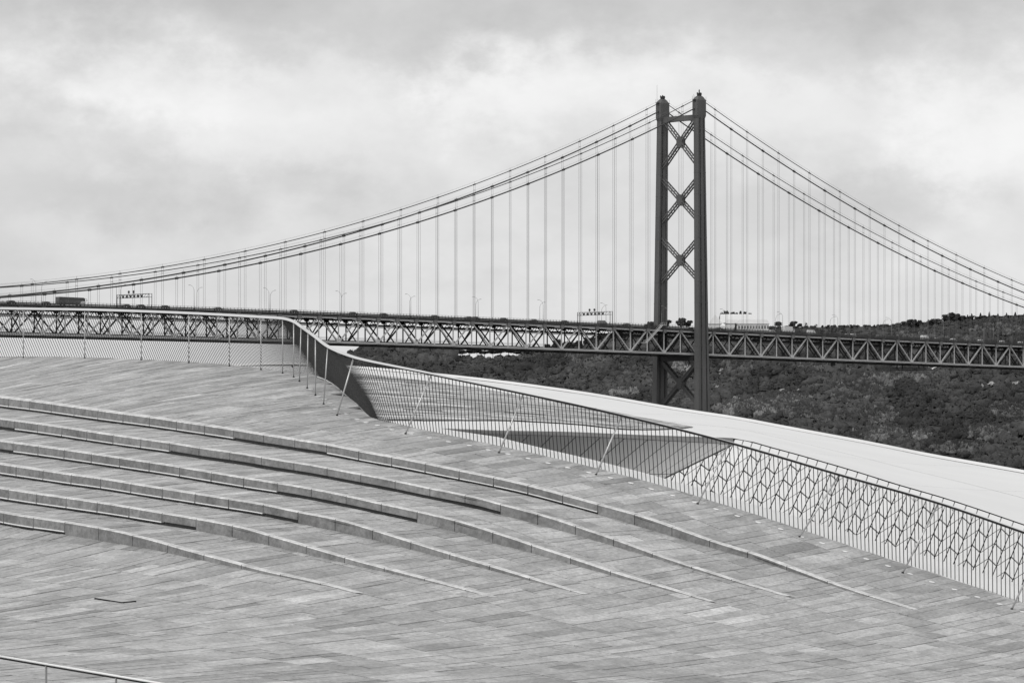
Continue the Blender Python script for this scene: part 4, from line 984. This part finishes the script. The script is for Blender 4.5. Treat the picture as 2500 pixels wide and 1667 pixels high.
# vehicles
def car_meshes(body, L_=4.3, Wd=1.75, H=1.45, kind='car'):
    if kind == 'car': prof = [(-L_ / 2, .35), (-L_ / 2, .8), (-L_ * .46, .92), (-L_ * .30, H * .97), (-L_ * .05, H), (L_ * .12, H * .97), (L_ * .28, .95), (L_ * .46, .80), (L_ / 2, .6), (L_ / 2, .35)]
    elif kind == 'van': prof = [(-L_ / 2, .4), (-L_ / 2, H * .9), (-L_ * .46, H), (L_ * .22, H), (L_ * .33, H * .62), (L_ * .48, H * .48), (L_ / 2, .5), (L_ / 2, .4)]
    elif kind == 'bus': prof = [(-L_ / 2, .4), (-L_ / 2, H * .95), (-L_ * .48, H), (L_ * .44, H * .96), (L_ * .485, H * .86), (L_ * .5, H * .5), (L_ * .5, .4)]
    mb = MB(); mb.loft([[Vector((x, y * (Wd / 2) * (.86 if z > H * .7 and kind != 'bus' else 1), z)) for x, z in prof] for y in (-1, 1)]); b = mb.mesh('body', body)
    gl = MB()
    if kind == 'car': win = [(-L_ * .27, .93), (-L_ * .22, H * .90), (L_ * .09, H * .90), (L_ * .23, .95)]
    elif kind == 'van': win = [(L_ * .02, H * .58), (L_ * .02, H * .88), (L_ * .2, H * .88), (L_ * .30, H * .6)]
    else: win = [(-L_ * .49, H * .62), (-L_ * .49, H * .93), (L_ * .47, H * .88), (L_ * .49, H * .55), (L_ * .40, H * .55), (L_ * .30, H * .62)]
    for y in (-1, 1): gl.loft([[Vector((x, y * (Wd / 2 + d) * (.93 if kind != 'bus' else 1), z)) for x, z in win] for d in (.02, -.3)])
    g = gl.mesh('windows', m_glass)
    wh = MB(); wh.tube([(0, -.11, 0), (0, .11, 0)], .33 if kind != 'bus' else .5, 14); wm = wh.mesh('wheel', m_tyre)
    return b, g, wm, L_, Wd, (.33 if kind != 'bus' else .5)
CD, CG, CW = car_meshes(m_cardark), car_meshes(m_cargrey), car_meshes(m_carwhite)
VW = car_meshes(m_carwhite, 5.2, 1.95, 2.3, 'van'); VG = car_meshes(m_cargrey, 5.2, 1.95, 2.3, 'van'); BUS = car_meshes(mat('grey coach paint', .13, .35, .3, .25), 13.5, 2.55, 3.5, 'bus')
def vehicle(name, ms, px, t, label, cat, group=None, flip=False):
    o = empty(name, (0, 0, 0), label=label, cat=cat, group=group); s = s_at(px, t); deck_obj(o, s, t, 1.52, flip)
    b, g, wm, L_, Wd, r = ms; ob('body', b, o); ob('windows', g, o)
    for x in (-L_ * .31, L_ * .31):
        for y in (-1, 1): ob('wheel', wm, o, Matrix.Translation((x, y * (Wd / 2 - .12), r)))
    return o
bus = vehicle('coach', BUS, 172, -8.6, 'dark touring coach with pale front driving on the bridge at far left', 'bus')
mb = MB(); mb.loft([[Vector((x, y, z)) for x, z in ((6.77, .7), (6.77, 2.15), (5.7, 2.3), (4.4, 1.7), (3.7, .6))] for y in (-1.29, 1.29)]); mb.build('front_panel', m_carwhite, bus)
mb = MB(); mb.tube([(6.6, -1.3, 3.1), (7.2, -1.5, 2.9), (7.3, -1.5, 2.3)], .06, 6); mb.box((7.3, -1.5, 2.2), (.15, .3, .6)); mb.build('mirror', m_dark, bus)
for x in (6.9, -6.76): 
    for y in (-.9, .9): mb = MB(); mb.box((x - (.12 if x > 0 else 0), y, .85), (.08, .4, .2)); mb.build('headlight' if x > 0 else 'tail_light', m_strip if x > 0 else m_dark, bus)
CARS = [(28, CD), (113, CD), (309, CG), (345, CD), (404, CD), (533, CG), (719, CD), (862, CD), (937, CD), (1062, CD), (1145, CG), (1161, CD), (1230, CD), (1304, CG), (1379, CD), (1530, CG), (1755, CG)]
for i, (px, ms) in enumerate(CARS): vehicle('car', ms, px, -8.2, '%s dark or grey car from the left, roof showing above the deck barrier' % ordw(i), 'car', 'cars crossing the bridge')
vehicle('box_van', VG, 1470, -5.2, 'pale boxy van under the gantry left of the tower', 'van')
WC = [(1885, CW), (1981, VW), (2070, CG), (2083, CW), (2146, CG), (2258, VW), (2288, CG), (2327, CW), (2365, CG), (2394, CW), (2447, CW), (2492, CW)]
for i, (px, ms) in enumerate(WC): vehicle('car' if ms is not VW else 'van', ms, px, -5.0, '%s pale vehicle from the tower on the right part of the deck' % ordw(i), 'car' if ms is not VW else 'van', 'pale vehicles right of the tower')
tk = empty('box_truck', (0, 0, 0), label='white box truck with square cargo body on the deck below the palms', cat='truck'); deck_obj(tk, s_at(1925, -5.0), -5.0, 1.52)
mb = MB(); mb.box((-1.0, 0, 2.25), (5.6, 2.4, 2.6)); mb.build('cargo_box', m_carwhite, tk)
mb = MB(); mb.loft([[Vector((x, y, z)) for x, z in ((2.0, .5), (2.0, 2.4), (2.9, 2.4), (3.6, 1.5), (3.7, .5))] for y in (-1.1, 1.1)]); cb_ = mb.build('cab', m_carwhite, tk)
mb = MB(); mb.box((2.6, 0, 1.9), (.7, 2.24, .6)); mb.build('windows', m_glass, cb_)
for x in (-2.6, 2.7):
    for y in (-1.1, 1.1): mb = MB(); mb.tube([(x, y - .14, .42), (x, y + .14, .42)], .42, 14); mb.build('wheel', m_tyre, tk)
# ================================================================ gull
g0 = W3(2276, 899, 480); mb = MB(); rings = []
for x, r in ((-.34, .01), (-.26, .05), (-.12, .075), (.02, .085), (.14, .065), (.22, .05), (.28, .045), (.33, .02), (.38, .006)): rings.append([Vector((.25 * x, x, -.05 + r * math.sin(a) + .04 * x)) + Vector((r * math.cos(a), 0, 0)) for a in np.linspace(0, 2 * math.pi, 11)[:-1]])
mb.loft(rings)
for sg in (-1, 1):
    st = [(.05, .16, .0, .012), (.22, .15, .08, .012), (.38, .12, .135, .01), (.52, .08, .15, .008), (.64, .02, .19 if sg > 0 else .155, .004)]
    mb.loft([[Vector((sg * x, c, z)), Vector((sg * x, 0, z + th)), Vector((sg * x, -c, z)), Vector((sg * x, 0, z - th))] for x, c, z, th in st])
gull = mb.build('gull', m_gull, smooth=True); gull.location = g0; gull.rotation_euler = (R(10), 0, R(25)); tag(gull, 'white gull gliding with raised wings below the right end of the truss', 'bird')
